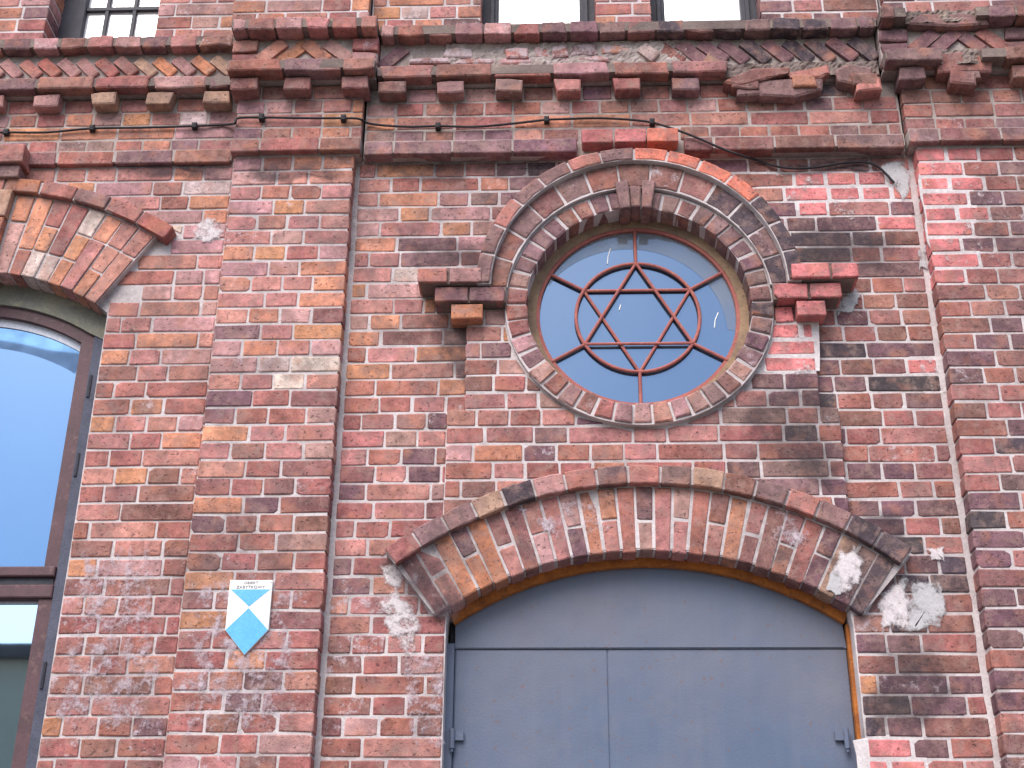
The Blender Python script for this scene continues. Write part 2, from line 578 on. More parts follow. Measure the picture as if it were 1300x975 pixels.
def colour(x, z, kind=None):
    """burnt-brick tint and lime bloom for a brick at (x, z)"""
    eff = 0.10
    if kind in PAL:
        c = PAL[kind]
        k = 0.9 + 0.2 * rnd.random()
        return (c[0] * k, c[1] * k, c[2] * k, 0.05)
    w = dict(orange=.08, pink=.30, red=.36, brown=.13, purple=.06, pale=.01, rose=.10)
    if kind == 'voussoir':
        w = dict(orange=.03, pink=.26, red=.22, brown=.18, purple=.12, rose=.16)
    elif kind == 'warmarch':
        w = dict(orange=.30, pink=.26, red=.10, tan=.04, rose=.26, pale=.06)
    elif kind == 'ring':
        w = dict(pink=.15, red=.10, brown=.10, purple=.08, rose=.40, grime=.10)
    elif kind == 'ringtop':
        w = dict(grime=.45, brown=.25, purple=.2, char=.10)
    elif kind == 'cornice':
        w = dict(orange=.08, pink=.26, red=.20, brown=.18, purple=.08, rose=.14, grime=.06)
    elif kind == 'grimy':
        w = dict(grime=.36, brown=.34, purple=.16, red=.12)
    else:
        if x < 1.05 and z > 4.05:
            w = dict(orange=.27, pink=.32, red=.14, brown=.05, purple=.02, pale=.05, rose=.18)
        elif z < 3.7 and x < 0.95:
            w = dict(orange=.05, pink=.24, red=.40, brown=.18, purple=.09, rose=.06)
        elif x > 2.2:
            w = dict(orange=.02, pink=.18, red=.34, brown=.24, purple=.18, rose=.04)
    s = 1.0 * gau(x, z, 2.42, 4.02, .30, .20) + 1.1 * gau(x, z, 2.45, 4.74, .38, .13) + .55 * gau(x, z, 2.6, 3.05, .25, .5) \
        + .45 * gau(x, z, 3.1, 3.0, .4, .8) + .8 * gau(x, z, 2.45, 5.68, .5, .2) + .5 * gau(x, z, 1.1, 4.85, .25, .2) + .35 * gau(x, z, 1.7, 5.1, .7, .1)
    px, py = proj(x, .04, z)
    for (a, b, c_, d, pr) in ((985, 286, 1152, 346, .8), (945, 478, 1062, 640, .62), (1080, 640, 1150, 700, .5), (1092, 800, 1215, 935, .5), (880, 25, 1150, 62, .6), (960, 236, 1035, 312, .8), (520, 300, 650, 350, .3)):
        if a < px < c_ and b < py < d and rnd.random() < pr and kind not in ('ring', 'ringtop'):
            s = 2.0
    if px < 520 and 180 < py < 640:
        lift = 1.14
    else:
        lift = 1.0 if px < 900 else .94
    if rnd.random() < (0.9 if s >= 2 else 0.7 * s) and kind != 'ring':
        w = dict(char=.32, purple=.48, grime=.20)
    k = wpick(w)
    c = PAL[k]
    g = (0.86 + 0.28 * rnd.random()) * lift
    h = rnd.uniform(-.06, .06)
    if z < 3.5 and x < .75:
        eff = max(eff, rnd.uniform(0.1, 0.62) * min(1, (3.55 - z) / .35))
    if z < 3.3 and .75 < x < 1.05:
        eff = rnd.uniform(.2, .6) * (x - .6) / .35
    if kind == 'tooth' or z > 5.4:
        eff = 0.15
    if rnd.random() < 0.05:
        eff = 0.5
    l_ = .36 * c[0] + .44 * c[1] + .20 * c[2]
    c = [v + (l_ - v) * .10 for v in c]
    return (c[0] * g, c[1] * g * (1 + h), c[2] * g * (1 - h), eff)


def worn(w, h, r):
    """outline of a worn brick face, counter-clockwise, centred"""
    def c():
        return r.uniform(.0015, .0055) if r.random() > .13 else r.uniform(.008, .020)
    j = lambda: r.uniform(-.0020, .0016)
    a, b = w / 2, h / 2
    p = []
    for sx, sz, first in ((-1, -1, 'z'), (1, -1, 'x'), (1, 1, 'z'), (-1, 1, 'x')):
        cx, cz = min(c(), w * .2), min(c(), h * .25)
        A, B = (sx * a + j(), sz * (b - cz)), (sx * (a - cx), sz * b + j())
        p += [A, B] if first == 'z' else [B, A]
    return p


POOL = {}
NVAR = 7


def brick_mesh(w, h, depth):
    key = (round(w * 250), round(h * 500), round(depth * 100), rnd.randrange(NVAR))
    if key not in POOL:
        v, f = prism_data(worn(key[0] / 250, key[1] / 500, rnd), 0.0, key[2] / 100, rnd.uniform(.0025, .004), False)
        me = bpy.data.meshes.new("brick")
        me.from_pydata(v, [], f)
        me.materials.append(M["brick"])
        POOL[key] = me
    return POOL[key]


class Mass:
    """bricks outside the photograph, joined"""
    def __init__(self):
        self.mb, self.cols = MB(), []

    def add(self, poly, y, depth, col):
        k = len(self.mb.v)
        self.mb.prism(poly, y, depth, 0, False)
        self.cols += [col] * (len(self.mb.v) - k)

    def build(self, parent):
        if not self.mb.v:
            return
        o = self.mb.build("brick_mass", M["mass"], parent)
        a = o.data.color_attributes.new("tint", 'FLOAT_COLOR', 'POINT')
        a.data.foreach_set("color", [c for q in self.cols for c in q])
        o["kind"] = "stuff"


COUNT = {}


def put(me, name, parent, loc, ry=0.0, col=(1, 1, 1, 0), jit=1.0):
    o = bpy.data.objects.new(name, me)
    o.location = (loc[0] + rnd.gauss(0, .0008) * jit, loc[1] + rnd.uniform(-.0016, .0016) * jit, loc[2] + rnd.gauss(0, .0009) * jit)
    o.rotation_euler = (rnd.gauss(0, .008) * jit, ry + rnd.gauss(0, .004) * jit, rnd.gauss(0, .006) * jit)
    o.color = col
    o.parent = parent
    COL.objects.link(o)
    COUNT[parent.name] = COUNT.get(parent.name, 0) + 1
    return o


def rect_brick(parent, x0, x1, z0, z1, y, depth, col, mass=None, name="brick", jit=1.0):
    cx, cz = (x0 + x1) / 2, (z0 + z1) / 2
    if mass is not None and not in_frame(cx, y, cz):
        mass.add([(x0, z0), (x1, z0), (x1, z1), (x0, z1)], y, depth, col)
        return
    if name == 'dentil' or parent.name == 'cornice':
        c = lambda: rnd.uniform(.0, .003) if rnd.random() < .8 else rnd.uniform(.005, .018)
        q = [(x0 + c(), z0 + c() * .6), ((x0 + x1) / 2 + c(), z0 + c() * .3), (x1 - c(), z0 + c() * .6), (x1 - c(), z1 - c() * .6), ((x0 + x1) / 2 - c(), z1 - c() * .25), (x0 + c(), z1 - c() * .6)]
        return poly_brick(parent, q, y + rnd.uniform(-.004, .006), depth, col, None, name, 1.0, rnd.uniform(.003, .006), .0014)
    return put(brick_mesh(x1 - x0, z1 - z0, depth), name, parent, (cx, y, cz), 0.0, col, jit)


def poly_brick(parent, poly, y, depth, col, mass=None, name="brick", jit=1.0, bev=.003, rough=.0012):
    if area(poly) < 0:
        poly = poly[::-1]
    cx = sum(p[0] for p in poly) / len(poly)
    cz = sum(p[1] for p in poly) / len(poly)
    if mass is not None and not in_frame(cx, y, cz):
        mass.add(poly, y, depth, col)
        return
    q = []
    for i, p in enumerate(poly):                       # round each corner a little
        a, b = poly[i - 1], poly[(i + 1) % len(poly)]
        for t, o in ((a, 0), (b, 1)):
            L = hypot(t[0] - p[0], t[1] - p[1]) or 1.0
            k = min(rnd.uniform(.0015, .005), L * .3)
            q.append((p[0] + (t[0] - p[0]) / L * k - cx + rnd.gauss(0, rough), p[1] + (t[1] - p[1]) / L * k - cz + rnd.gauss(0, rough)))
    v, f = prism_data(q, 0.0, depth, bev, False)
    me = bpy.data.meshes.new(name)
    me.from_pydata(v, [], f)
    me.materials.append(M["brick"])
    return put(me, name, parent, (cx, y, cz), 0.0, col, jit)


def wedge(cx, cz, r0, r1, a0, a1, gap=.0045):
    """piece of a ring between two angles, joints taken off"""
    g0, g1 = gap / r0, gap / r1
    return [(cx + r0 * sin(a0 + g0), cz + r0 * cos(a0 + g0)), (cx + r0 * sin(a1 - g0), cz + r0 * cos(a1 - g0)),
            (cx + r1 * sin(a1 - g1), cz + r1 * cos(a1 - g1)), (cx + r1 * sin(a0 + g1), cz + r1 * cos(a0 + g1))]


Z0, H, J = 5.13, 0.075, 0.0098           # underside of the string course, course height, joint
L = lambda k: Z0 + H * k


def bond(x0, x1, row, mode='mix'):
    """joint positions along a course"""
    r = random.Random(row * 7919 + int(x0 * 1000))
    xs = [x0]
    if mode == 'head':
        step = 0.1285
        xs.append(x0 + (step if row % 2 else step * .55))
        while xs[-1] < x1 - .05:
            xs.append(xs[-1] + step + r.uniform(-.004, .004))
    elif mode == 'stretch':
        xs.append(x0 + (.25 if row % 2 else .13))
        while xs[-1] < x1 - .05:
            xs.append(xs[-1] + .258 + r.uniform(-.004, .004))
    else:
        xs.append(x0 + (.062 + .065 * r.random() if row % 2 else .13 + .06 * r.random()))
        last = 0
        while xs[-1] < x1 - .05:
            t = r.random()
            if last == 2:
                s = .13
            else:
                s = .255 if t < .34 else (.195 if t < .42 else .13)
            last = 2 if s > .2 else (last - 1 if last > 0 else 0)
            xs.append(xs[-1] + s + r.uniform(-.005, .005))
    while len(xs) > 2 and xs[-1] > x1 - .045:
        xs.pop()
    xs.append(x1)
    return xs


def course(parent, x0, x1, k, y, depth, mass=None, mode='mix', kind=None, cutter=None, name="brick", pick=None):
    z0, z1 = L(k) + J / 2, L(k + 1) - J / 2
    xs = bond(x0, x1, k, mode)
    for a, b in zip(xs, xs[1:]):
        a2, b2 = a + J / 2, b - J / 2
        if b2 - a2 < .02:
            continue
        knd = kind
        if pick:
            p = pick((a + b) / 2, (z0 + z1) / 2)
            if p == 'skip':
                continue
            knd = p or kind
        col = colour((a + b) / 2, (z0 + z1) / 2, knd)
        zb, zt = z0, z1
        if knd == 'new':                                 # bedded in wide fresh joints
            a2, b2, zb, zt = a2 + .004, b2 - .004, z0 + .003, z1 - .0025
        if cutter:
            poly = [(a2, zb), (b2, zb), (b2, zt), (a2, zt)]
            q = cutter(poly)
            if len(q) < 3 or abs(area(q)) < 6e-4:
                continue
            if q != poly:
                poly_brick(parent, q, y, depth, col, mass, name)
                continue
        rect_brick(parent, a2, b2, zb, zt, y, depth, col, mass, name)


# ================================================================== ground, street
def sheet(name, x0, x1, y0, y1, z, mat):
    o = new_obj(name, [(x0, y0, z), (x1, y0, z), (x1, y1, z), (x0, y1, z)], [(0, 1, 2, 3)], mat)
    o["kind"] = "structure"
    return o


sheet("ground", -400, 400, -400, 400, -0.13, M["ground"])
mb = MB(); mb.box(-60, 60, -6.0, 0.30, -0.2, 0.0); o = mb.build("pavement", M["paving"]); o["kind"] = "structure"
mb = MB()
for i in range(60):
    mb.box(-60 + 2 * i + .004, -58 + 2 * i - .004, -6.16, -6.004, -0.2, 0.006)
o = mb.build("kerb", M["kerb"]); o["kind"] = "structure"
sheet("road", -80, 80, -13.0, -6.16, -0.12, M["asphalt"])

# ================================================================== the brick building
BX0, BX1 = -3.0, 5.0
house = empty("brick_building", (1.72, 0.0, 0.0))
house["label"] = "old soot-stained red brick building with a round star window above a grey metal door"
house["category"] = "building"


def part(name):
    """an empty that holds the pieces of one part; children are placed in world coordinates"""
    o = empty(name, (0, 0, 0), house)
    o.matrix_parent_inverse = house.matrix_world.inverted()
    o.location = (0, 0, 0)
    return o


bpy.context.view_layer.update()
HINV = Matrix.Translation(-house.location)


def hang(o):
    o.parent = house
    o.matrix_parent_inverse = HINV
    return o


# -------------------------------- mass behind the facade (unseen, made tall to block a sun behind it)
mb = MB()
mb.box(BX0, BX1, 0.45, 11.0, -0.1, 11.6)
o = hang(mb.build("unseen_rear_mass", M["mortar"]))
mb = MB()
ov = .35
v = [(BX0 - ov, -.35, 11.5), (BX1 + ov, -.35, 11.5), (BX1 + ov, 11.3, 11.5), (BX0 - ov, 11.3, 11.5), (BX0 + 2, 5.5, 14.2), (BX1 - 2, 5.5, 14.2)]
mb.add(v, [(0, 1, 5, 4), (1, 2, 5), (2, 3, 4, 5), (3, 0, 4), (3, 2, 1, 0)])
hang(mb.build("roof", M["roof"]))

# -------------------------------- geometry of openings
CX = 1.72
RX, RZ = 1.722, 4.388                     # round window
DCX, DCZ, DRI = 1.717, 1.988, 1.352       # door arch intrados
ECX, ECZ, ERO = 1.703, 2.066, 1.540       # door arch extrados
LCX, LCZ, LRI, LRO = 1.712, 2.090, 1.510, 1.584   # label over the door arch
WCX, WCZ = -1.07, 3.58                    # left window arch
DL, DR = 0.972, 2.462                     # door jambs
WL, WR = -1.665, -0.475                   # left window jambs
YW, YP = 0.065, 0.035                     # wall plane, portal plane
FA = radians(35.3)                        # door arch half angle

# mortar bodies ---------------------------------------------------------------
MD = 0.0035
door_hole = [(DR, -.1)] + [(DR, 3.06)] + arc(DCX, DCZ, DRI + .02, FA, -FA, 24)[1:-1] + [(DL, 3.06), (DL, -.1)]
ring_hole = lambda r: [(RX + r * sin(t * pi / 24), RZ + r * cos(t * pi / 24)) for t in range(48)]
wall_c = MB()
outer = [(0.5, -.1), (DL, -.1), (DL, 3.06)] + arc(DCX, DCZ, DRI + .02, -FA, FA, 24)[1:-1] + [(DR, 3.06), (DR, -.1), (2.94, -.1), (2.94, L(0) + .02), (0.5, L(0) + .02)]
wall_c.slab([outer, ring_hole(.50)], YW + MD, .30)
wall = hang(wall_c.build("wall", M["mortar"]))
wl = MB()
aW = radians(33)
win_hole = [(WL, 0.9)] + [(WL, 4.40)] + arc(WCX, WCZ, 1.02, -aW, aW, 16) + [(WR, 4.40), (WR, 0.9)]
wl.slab([[(BX0, -.1), (0.02, -.1), (0.02, L(0) + .02), (BX0, L(0) + .02)], win_hole], YW + MD + .001, .30)
wall_left = hang(wl.build("wall", M["mortar"]))

pm = MB()
pol = [(0.925, 3.10)] + [(0.757, 3.318)] + [p for p in arc(LCX, LCZ, LRO - .008, radians(-37.5), radians(-28.9), 4)] + \
      [(0.958, 3.918), (1.026, 3.918), (1.026, 4.38), (2.414, 4.38), (2.414, 3.918), (2.482, 3.918)] + \
      [p for p in arc(LCX, LCZ, LRO - .008, radians(29.1), radians(37.7), 4)] + [(2.69, 3.312), (2.495, 3.095)] + arc(DCX, DCZ, DRI + .012, FA, -FA, 28)
pol2 = []
for p in pol:
    if not pol2 or hypot(p[0] - pol2[-1][0], p[1] - pol2[-1][1]) > 1e-3:
        pol2.append(p)
if area(pol2) < 0:
    pol2 = pol2[::-1]
pm.slab([pol2, [(RX + .485 * sin(t * pi / 24), RZ + .485 * cos(t * pi / 24)) for t in range(48) if RZ + .485 * cos(t * pi / 24) < 4.30]], YP + MD, .02) if False else None
# split round the ring: two flanks and the field under it
pm.slab([[p for p in pol2 if p[1] < 3.9195] ], YP + MD, .028)
lf = [(1.026, 3.919), (1.026, 4.38), (1.19, 4.38)] + [(RX - .5 * cos(t), RZ - .5 * sin(t)) for t in [radians(a) for a in range(6, 70, 8)]]
lf = [p for p in lf if p[1] >= 3.919]
lf += [(RX - .08, 3.919)]
pm.slab([lf[::-1] if area(lf) < 0 else lf], YP + MD, .028)
rf = [(2 * RX - p[0], p[1]) for p in lf]
rf = [(2.414 if abs(p[0] - (2 * RX - 1.026)) < 1e-6 else p[0], p[1]) for p in rf]
pm.slab([rf[::-1] if area(rf) < 0 else rf], YP + MD, .028)
portal = hang(pm.build("portal_panel", M["mortar"]))

pil_l = MB(); pil_l.box(0.006, 0.514, MD, .30, -.1, L(0) + .01); pil_l = hang(pil_l.build("pilaster", M["mortar"]))
pil_r = MB(); pil_r.box(2.927, 3.436, MD, .30, -.1, L(0) + .01); pil_r = hang(pil_r.build("pilaster", M["mortar"]))
wr = MB(); wr.box(3.43, BX1, YW + MD, .36, -.1, L(0) + .01); wall_right = hang(wr.build("wall", M["mortar"]))

# -------------------------------- wall bricks
WHITE_ZONES = []


def repaired(x, z):
    """where fresh red bricks were set in"""
    px, py = proj(x, YW, z)
    if 958 < px < 1150 and 222 < py < 262 and rnd.random() < .9:
        return 'new'
    if 1010 < px < 1095 and 262 < py < 276 and rnd.random() < .9:
        return 'new'
    if 1075 < px < 1165 and 276 < py < 290:
        return 'new' if rnd.random() < .7 else 'orange'
    if 1148 < px < 1212 and 456 < py < 498:
        return 'new'
    if 1085 < px < 1175 and 940 < py < 985:
        return 'new'
    return None


def cut_centre(poly):
    gx = sum(p[0] for p in poly) / len(poly)
    gz = sum(p[1] for p in poly) / len(poly)
    # label of the round window
    if gz > L(-9):
        poly = out_circle(poly, RX, 4.455, .668)
    elif gz > 3.918:
        e = .69 if gz < L(-10) + .001 else .825
        poly = clip(poly, CX - e - .004, 0, -1, 0) if gx < CX else clip(poly, CX + e + .004, 0, 1, 0)
    elif gz > 3.3:
        e = .765
        a = atan2(gx - LCX, gz - LCZ)
        if abs(a) < radians(38.4) and gz < 3.60 and abs(gx - CX) > e - .02:
            poly = out_circle(poly, LCX, LCZ, LRO + .008)
            poly = clip(poly, CX - e - .004, 0, -1, 0) if gx < CX else clip(poly, CX + e + .004, 0, 1, 0)
        else:
            poly = clip(poly, CX - e - .004, 0, -1, 0) if gx < CX else clip(poly, CX + e + .004, 0, 1, 0)
            poly = out_circle(poly, LCX, LCZ, LRO + .008) if abs(a) < radians(45) and gz < 3.4 else poly
    elif gz > 3.09:
        if gx < CX:
            poly = clip(poly, .918, 3.093, -.22, -.14) if gz > 3.12 else clip(poly, .918, 3.093, -1, -.4)
        else:
            poly = clip(poly, 2.500, 3.083, .213, -.155) if gz > 3.12 else clip(poly, 2.492, 3.083, 1, -.4)
    else:
        poly = clip(poly, DL - .004, 0, -1, 0) if gx < CX else clip(poly, DR + .004, 0, 1, 0)
    return poly


mass_c = Mass()
for k in range(-1, -69, -1):
    zc = L(k) + H / 2
    if zc > 3.918:
        spans = [(.536, 1.72), (1.72, 2.903)]
        if zc > 5.10:
            spans = [(.536, 2.903)]
    else:
        spans = [(.536, DL), (DR, 2.903)]
        if zc > 3.09:
            spans = [(.536, 1.10), (2.34, 2.903)]
    for a, b in spans:
        if zc < 3.09:
            course(wall, a, b, k, YW, .045, mass_c, pick=repaired)
        else:
            course(wall, a, b, k, YW, .03, mass_c, cutter=cut_centre, pick=repaired)
mass_c.build(wall)


def cut_left(poly):
    gx = sum(p[0] for p in poly) / len(poly)
    gz = sum(p[1] for p in poly) / len(poly)
    a = atan2(gx - WCX, gz - WCZ)
    if abs(a) < radians(35.0) and gz > 4.2:
        return out_circle(poly, WCX, WCZ, 1.478)
    if 4.42 < gz < 4.9 and abs(gx - WCX) < .9:
        s = 1 if gx > WCX else -1
        return clip(poly, WCX + s * .532, 4.445, s * .80, -.60)
    if .9 < gz < 4.45 and abs(gx - WCX) < .9:
        return clip(poly, WR + .002, 0, 1, 0) if gx > WCX else clip(poly, WL - .002, 0, -1, 0)
    return poly


mass_l = Mass()
for k in range(-1, -69, -1):
    zc = L(k) + H / 2
    if zc < .9 or zc > 4.9:
        spans = [(BX0, -.016)]
    elif zc > 4.42:
        spans = [(BX0, -1.5), (-.66, -.016)]
    else:
        spans = [(BX0, WL), (WR, -.016)]
    for a, b in spans:
        course(wall_left, a, b, k, YW, .045 if zc < 4.4 else .03, mass_l, cutter=cut_left if 4.3 < zc else None)
mass_l.build(wall_left)
mass_r = Mass()
for k in range(-1, -69, -1):
    course(wall_right, 3.446, BX1, k, YW, .03, mass_r)
mass_r.build(wall_right)


# -------------------------------- portal bricks (a step in front of the wall)
def cut_portal(poly):
    gx = sum(p[0] for p in poly) / len(poly)
    gz = sum(p[1] for p in poly) / len(poly)
    poly = out_circle(poly, RX, RZ, .549)
    if len(poly) >= 3:
        poly = out_circle(poly, LCX, LCZ, LRO + .006)
    return poly


def portal_pick(x, z):
    px, py = proj(x, YP, z)
    if 975 < px < 1040 and 400 < py < 476 and rnd.random() < .8:
        return 'new'
    return None


mass_p = Mass()
for k in range(-10, -26, -1):
    zc = L(k) + H / 2
    e = .698 if zc > 3.918 else .765
    if zc > 3.84:
        for a, b in ((CX - e, RX - .05), (RX - .05, CX + e)):
            course(portal, a - J / 2, b + (J / 2 if b > 2 else 0), k, YP, .045, mass_p, cutter=cut_portal, pick=portal_pick)
    else:
        course(portal, CX - e - J / 2, CX + e + J / 2, k, YP, .045, mass_p, cutter=cut_portal, pick=portal_pick)
mass_p.build(portal)


# -------------------------------- pilasters: headers / three-quarter, header, three-quarter
def pil_pick(side):
    def f(x, z):
        if side == 'r':
            px, py = proj(x, 0, z)
            if py < 365 and px < 1160 + (80 if py < 300 else 62):
                return 'new' if rnd.random() < .93 else 'orange'
        return None
    return f


def pilaster(parent, x0, x1, pick):
    ms = Mass()
    for k in range(-1, -69, -1):
        w = x1 - x0
        z0, z1 = L(k) + J / 2, L(k + 1) - J / 2
        if k % 2:
            f = [0, .25, .5, .75, 1]
            if rnd.random() < .4:
                f = [0, .24, .5, .77, 1]
        else:
            f = [0, .365, .63, 1]
        f = [0] + [q + rnd.uniform(-.012, .012) for q in f[1:-1]] + [1]
        for a, b in zip(f, f[1:]):
            xa = x0 + a * w + (J / 2 if a > 0 else 0)
            xb = x0 + b * w - (J / 2 if b < 1 else 0)
            kd = pick((xa + xb) / 2, (z0 + z1) / 2)
            e = .004 if kd == 'new' else 0
            rect_brick(parent, xa + (e if a > 0 else 0), xb - e, z0 + e * .7, z1 - e * .6, 0.0, .075, colour((xa + xb) / 2, (z0 + z1) / 2, kd), ms)
    ms.build(parent)


pilaster(pil_l, 0.0, 0.52, pil_pick('l'))
pilaster(pil_r, 2.921, 3.441, pil_pick('r'))

# ================================================================== frieze, cornice, upper wall
# sections of the facade: (x0, x1, offset of the section in y)
SECT = [(BX0, -.02, .040, 'left'), (-.02, .555, -.035, 'pil'), (.555, 2.885, 0.0, 'bay'), (2.885, 3.46, -.035, 'pil'), (3.46, BX1, .040, 'far')]
fm = MB()
for x0, x1, dy, nm in SECT:
    e = .0 if nm != 'pil' else .012
    for a, b in (((x0, 1.485), (1.94, x1)) if nm == 'bay' else ((x0, x1),)):
        fm.box(a + .006, b - .006, dy + .004, .10, L(0) + .014, L(1) - .001)
    fm.box(x0 + e, x1 - e, .03 + dy + MD + (.0005 if nm == 'pil' else 0), .40, L(0) + .004, L(5) - .002)
frieze = hang(fm.build("frieze", M["mortar_grey"]))
cm, tb = MB(), MB()
CS = [(BX0, -.056, .045), (-.056, .606, -.060), (.606, 2.812, 0.0), (2.812, 3.50, -.060), (3.50, BX1, .045)]
for i, (x0, x1, dy) in enumerate(CS):
    e = .006 if dy < 0 else 0
    cuts5 = (2.03, x1) if dy == 0 else ((3.01, 3.23) if i == 3 else None)
    cuts8 = (2.93, 3.235) if i == 3 else None
    for za, zb, yf, cut in ((L(5) + .017, L(6) - .012, -.05, cuts5), (L(8) + .017, L(9) - .010, -.056, cuts8)):
        sp = [(x0 + e, x1 - e, 0)]
        if cut:
            sp = [(x0 + e, cut[0], 0), (cut[0], min(cut[1], x1 - e), .05)] + ([(cut[1], x1 - e, 0)] if cut[1] < x1 - .02 else [])
        for a, b, bk in sp:
            cm.box(a, b, yf + dy + .0045 + bk, .40 + .0003 * i, za, zb)
    tb.box(x0 + e, x1 - e, .012 + dy * .8, .404 + .0003 * i, L(5) + .003, L(9) - .012)
cornice = hang(cm.build("cornice", M["mortar_dark"]))
hang(tb.build("sawtooth_bed", M["mortar_grey"]))


def damaged(px0, px1):
    return lambda x, z: 'skip' if px0 < proj(x, -.05, z)[0] < px1 else None


mass_f = Mass()
for x0, x1, dy, nm in SECT:
    g = .004
    yf = .03 + dy
    # string course: projecting stretchers under a row of headers
    def pick0(x, z, nm=nm):
        if nm == 'bay' and 1.492 < x < 1.93:
            return 'skip'
        return 'grimy'
    def pick1(x, z, nm=nm):
        if nm == 'bay' and 1.50 < x < 1.92:
            return 'skip'
        return 'grimy' if rnd.random() < .6 else None
    if nm == 'bay':
        for a, b in ((x0, 1.49), (1.935, x1)):
            course(frieze, a + g, b - g, 0, yf - .03, .06, mass_f, 'stretch', 'grimy')
        for a, b in ((x0, 1.500), (1.925, x1)):
            course(frieze, a + g, b - g, 1, yf, .04, mass_f, 'head', None, pick=pick1)
        for i in range(3):
            a = 1.503 + i * .141
            rect_brick(frieze, a, a + .131, 5.158, 5.228, -.030, .10, colour(a, 5.2, 'newor' if i == 2 else 'new'), None)
    else:
        course(frieze, x0 + g, x1 - g, 0, yf - .03, .06, mass_f, 'stretch', 'grimy')
        course(frieze, x0 + g, x1 - g, 1, yf, .04, mass_f, 'head', None, pick=pick1)
    course(frieze, x0 + g, x1 - g, 2, yf, .04, mass_f, 'stretch', None)
    course(frieze, x0 + g, x1 - g, 3, yf, .04, mass_f, 'head', None)
    # row of dentils
    if nm == 'pil':
        cs = [x0 + .045, (x0 + x1) / 2 - .01, x1 - .04]
        sp = .275
    elif nm == 'bay':
        cs = [.672 + .2575 * i for i in range(9)]
        sp = .2575
    else:
        cs = [-.115 - .2555 * i for i in range(12)] if nm == 'left' else [3.6 + .2575 * i for i in range(6)]
        sp = .2565
    for c in cs:
        if nm == 'bay' and c > 2.28 and c < 2.36:
            pass
        px = proj(c, -.04, L(4))[0]
        if nm == 'pil' and 1175 < px < 1215:
            continue
        yd = -.036 + dy * 1.15
        rect_brick(frieze, c - .061, c + .061, L(4) + .003, L(5) - .004, yd, .10, colour(c, L(4), rnd.choice(('tan', 'rose', 'tan', 'pink')) if px < 275 else ('cornice' if rnd.random() < .5 else 'grimy')), mass_f, "dentil")
        m = c + sp / 2
        if m + .05 < x1:
            rect_brick(frieze, m - sp / 2 + .066, m + sp / 2 - .066, L(4) + .004, L(5) - .004, yf, .04, colour(m, L(4), 'cornice'), mass_f)
mass_f.build(frieze)

mass_k = Mass()


def teeth(x0, x1, dy, lean, skip=(), st=.097, ln=.15, up=.068):
    """bricks set at forty-five degrees, their upper ends running in under the course above"""
    y = dy * .8 - .002
    n = max(2, int(round((x1 - x0 - .11) / st)) + 1)
    for i in range(n):
        x = x0 + .055 + (x1 - x0 - .11) * i / (n - 1)
        z = L(8) - up
        px, py = proj(x, y, z)
        if any(a < px < b for a, b in skip) or not in_frame(x, y, z):
            continue
        s_ = lean if not callable(lean) else lean(x)
        col = colour(x, z, rnd.choice(('orange', 'pink', 'rose', 'tan', 'red')) if px < 290 else 'cornice')
        if 905 < px < 1115:
            col = colour(x, z, 'char' if rnd.random() < .6 else 'purple')
        elif px > 835:
            col = colour(x, z, 'purple' if rnd.random() < .6 else 'brown')
        length = ln
        if 808 < px < 835:
            col, length = colour(x, z, 'pale'), .09
        w = st * .707 - .0085
        t = s_ * pi / 4 + rnd.gauss(0, .035)
        a, b = w / 2, length / 2
        q = [(x + u * cos(t) + v * sin(t), z - u * sin(t) + v * cos(t)) for u, v in ((-a, -b), (a, -b), (a, b), (-a, b))]
        q = clip(q, 0, L(8) - .004, 0, -1)
        poly_brick(cornice, q, y + rnd.uniform(-.007, .004), .07, col, None, "tooth_brick", .5, .004)


for x0, x1, dy in CS:
    g = .004
    skipA = lambda x, z: 'skip' if (918 < proj(x, -.05, z)[0] < 1112 or 1188 < proj(x, -.11, z)[0] < 1258) else None
    course(cornice, x0 + g, x1 - g, 5, -.05 + dy, .09, mass_k, 'stretch', 'cornice', pick=skipA)
    skipB = lambda x, z: 'skip' if (1150 < proj(x, -.11, z)[0] < 1262) else ('grimy' if proj(x, -.1, z)[0] > 880 else None)
    course(cornice, x0 + g, x1 - g, 8, -.056 + dy, .09, mass_k, 'head', 'cornice', pick=skipB)
mass_k.build(cornice)
# \ : top leans to the left  -> rotation towards -x
teeth(BX0 + 1.6, -.06, .045, -1, st=.086, ln=.120, up=.070)
mid = .275
cornice_y = -.060
for a, b in ((-.056, .065), (.485, .606)):
    for kk in (6, 7):
        rect_brick(cornice, a + .003, b - .003, L(kk) + .004, L(kk + 1) - .005, -.055, .09, colour(a, 5.6, 'cornice'))
teeth(.07, .48, -.060, lambda x: 1 if x < mid else -1)
teeth(.61, 2.81, 0.0, lambda x: 1 if x < .9 else -1, skip=((512, 806),))
for a, b in ((2.815, 2.945),):
    for kk in (6, 7):
        rect_brick(cornice, a + .003, b - .003, L(kk) + .004, L(kk + 1) - .005, -.055, .09, colour(a, 5.6, 'purple'))
rect_brick(cornice, 2.818, 3.02, L(5) + .004, L(6) - .012, -.104, .1, colour(2.9, 5.5, 'purple'))
for kk in (6, 7):
    rect_brick(cornice, 3.36, 3.49, L(kk) + .004, L(kk + 1) - .005, -.055, .09, colour(3.4, 5.6, 'grimy'))
teeth(2.955, 3.36, -.060, lambda x: 1 if x < 3.12 else -1)

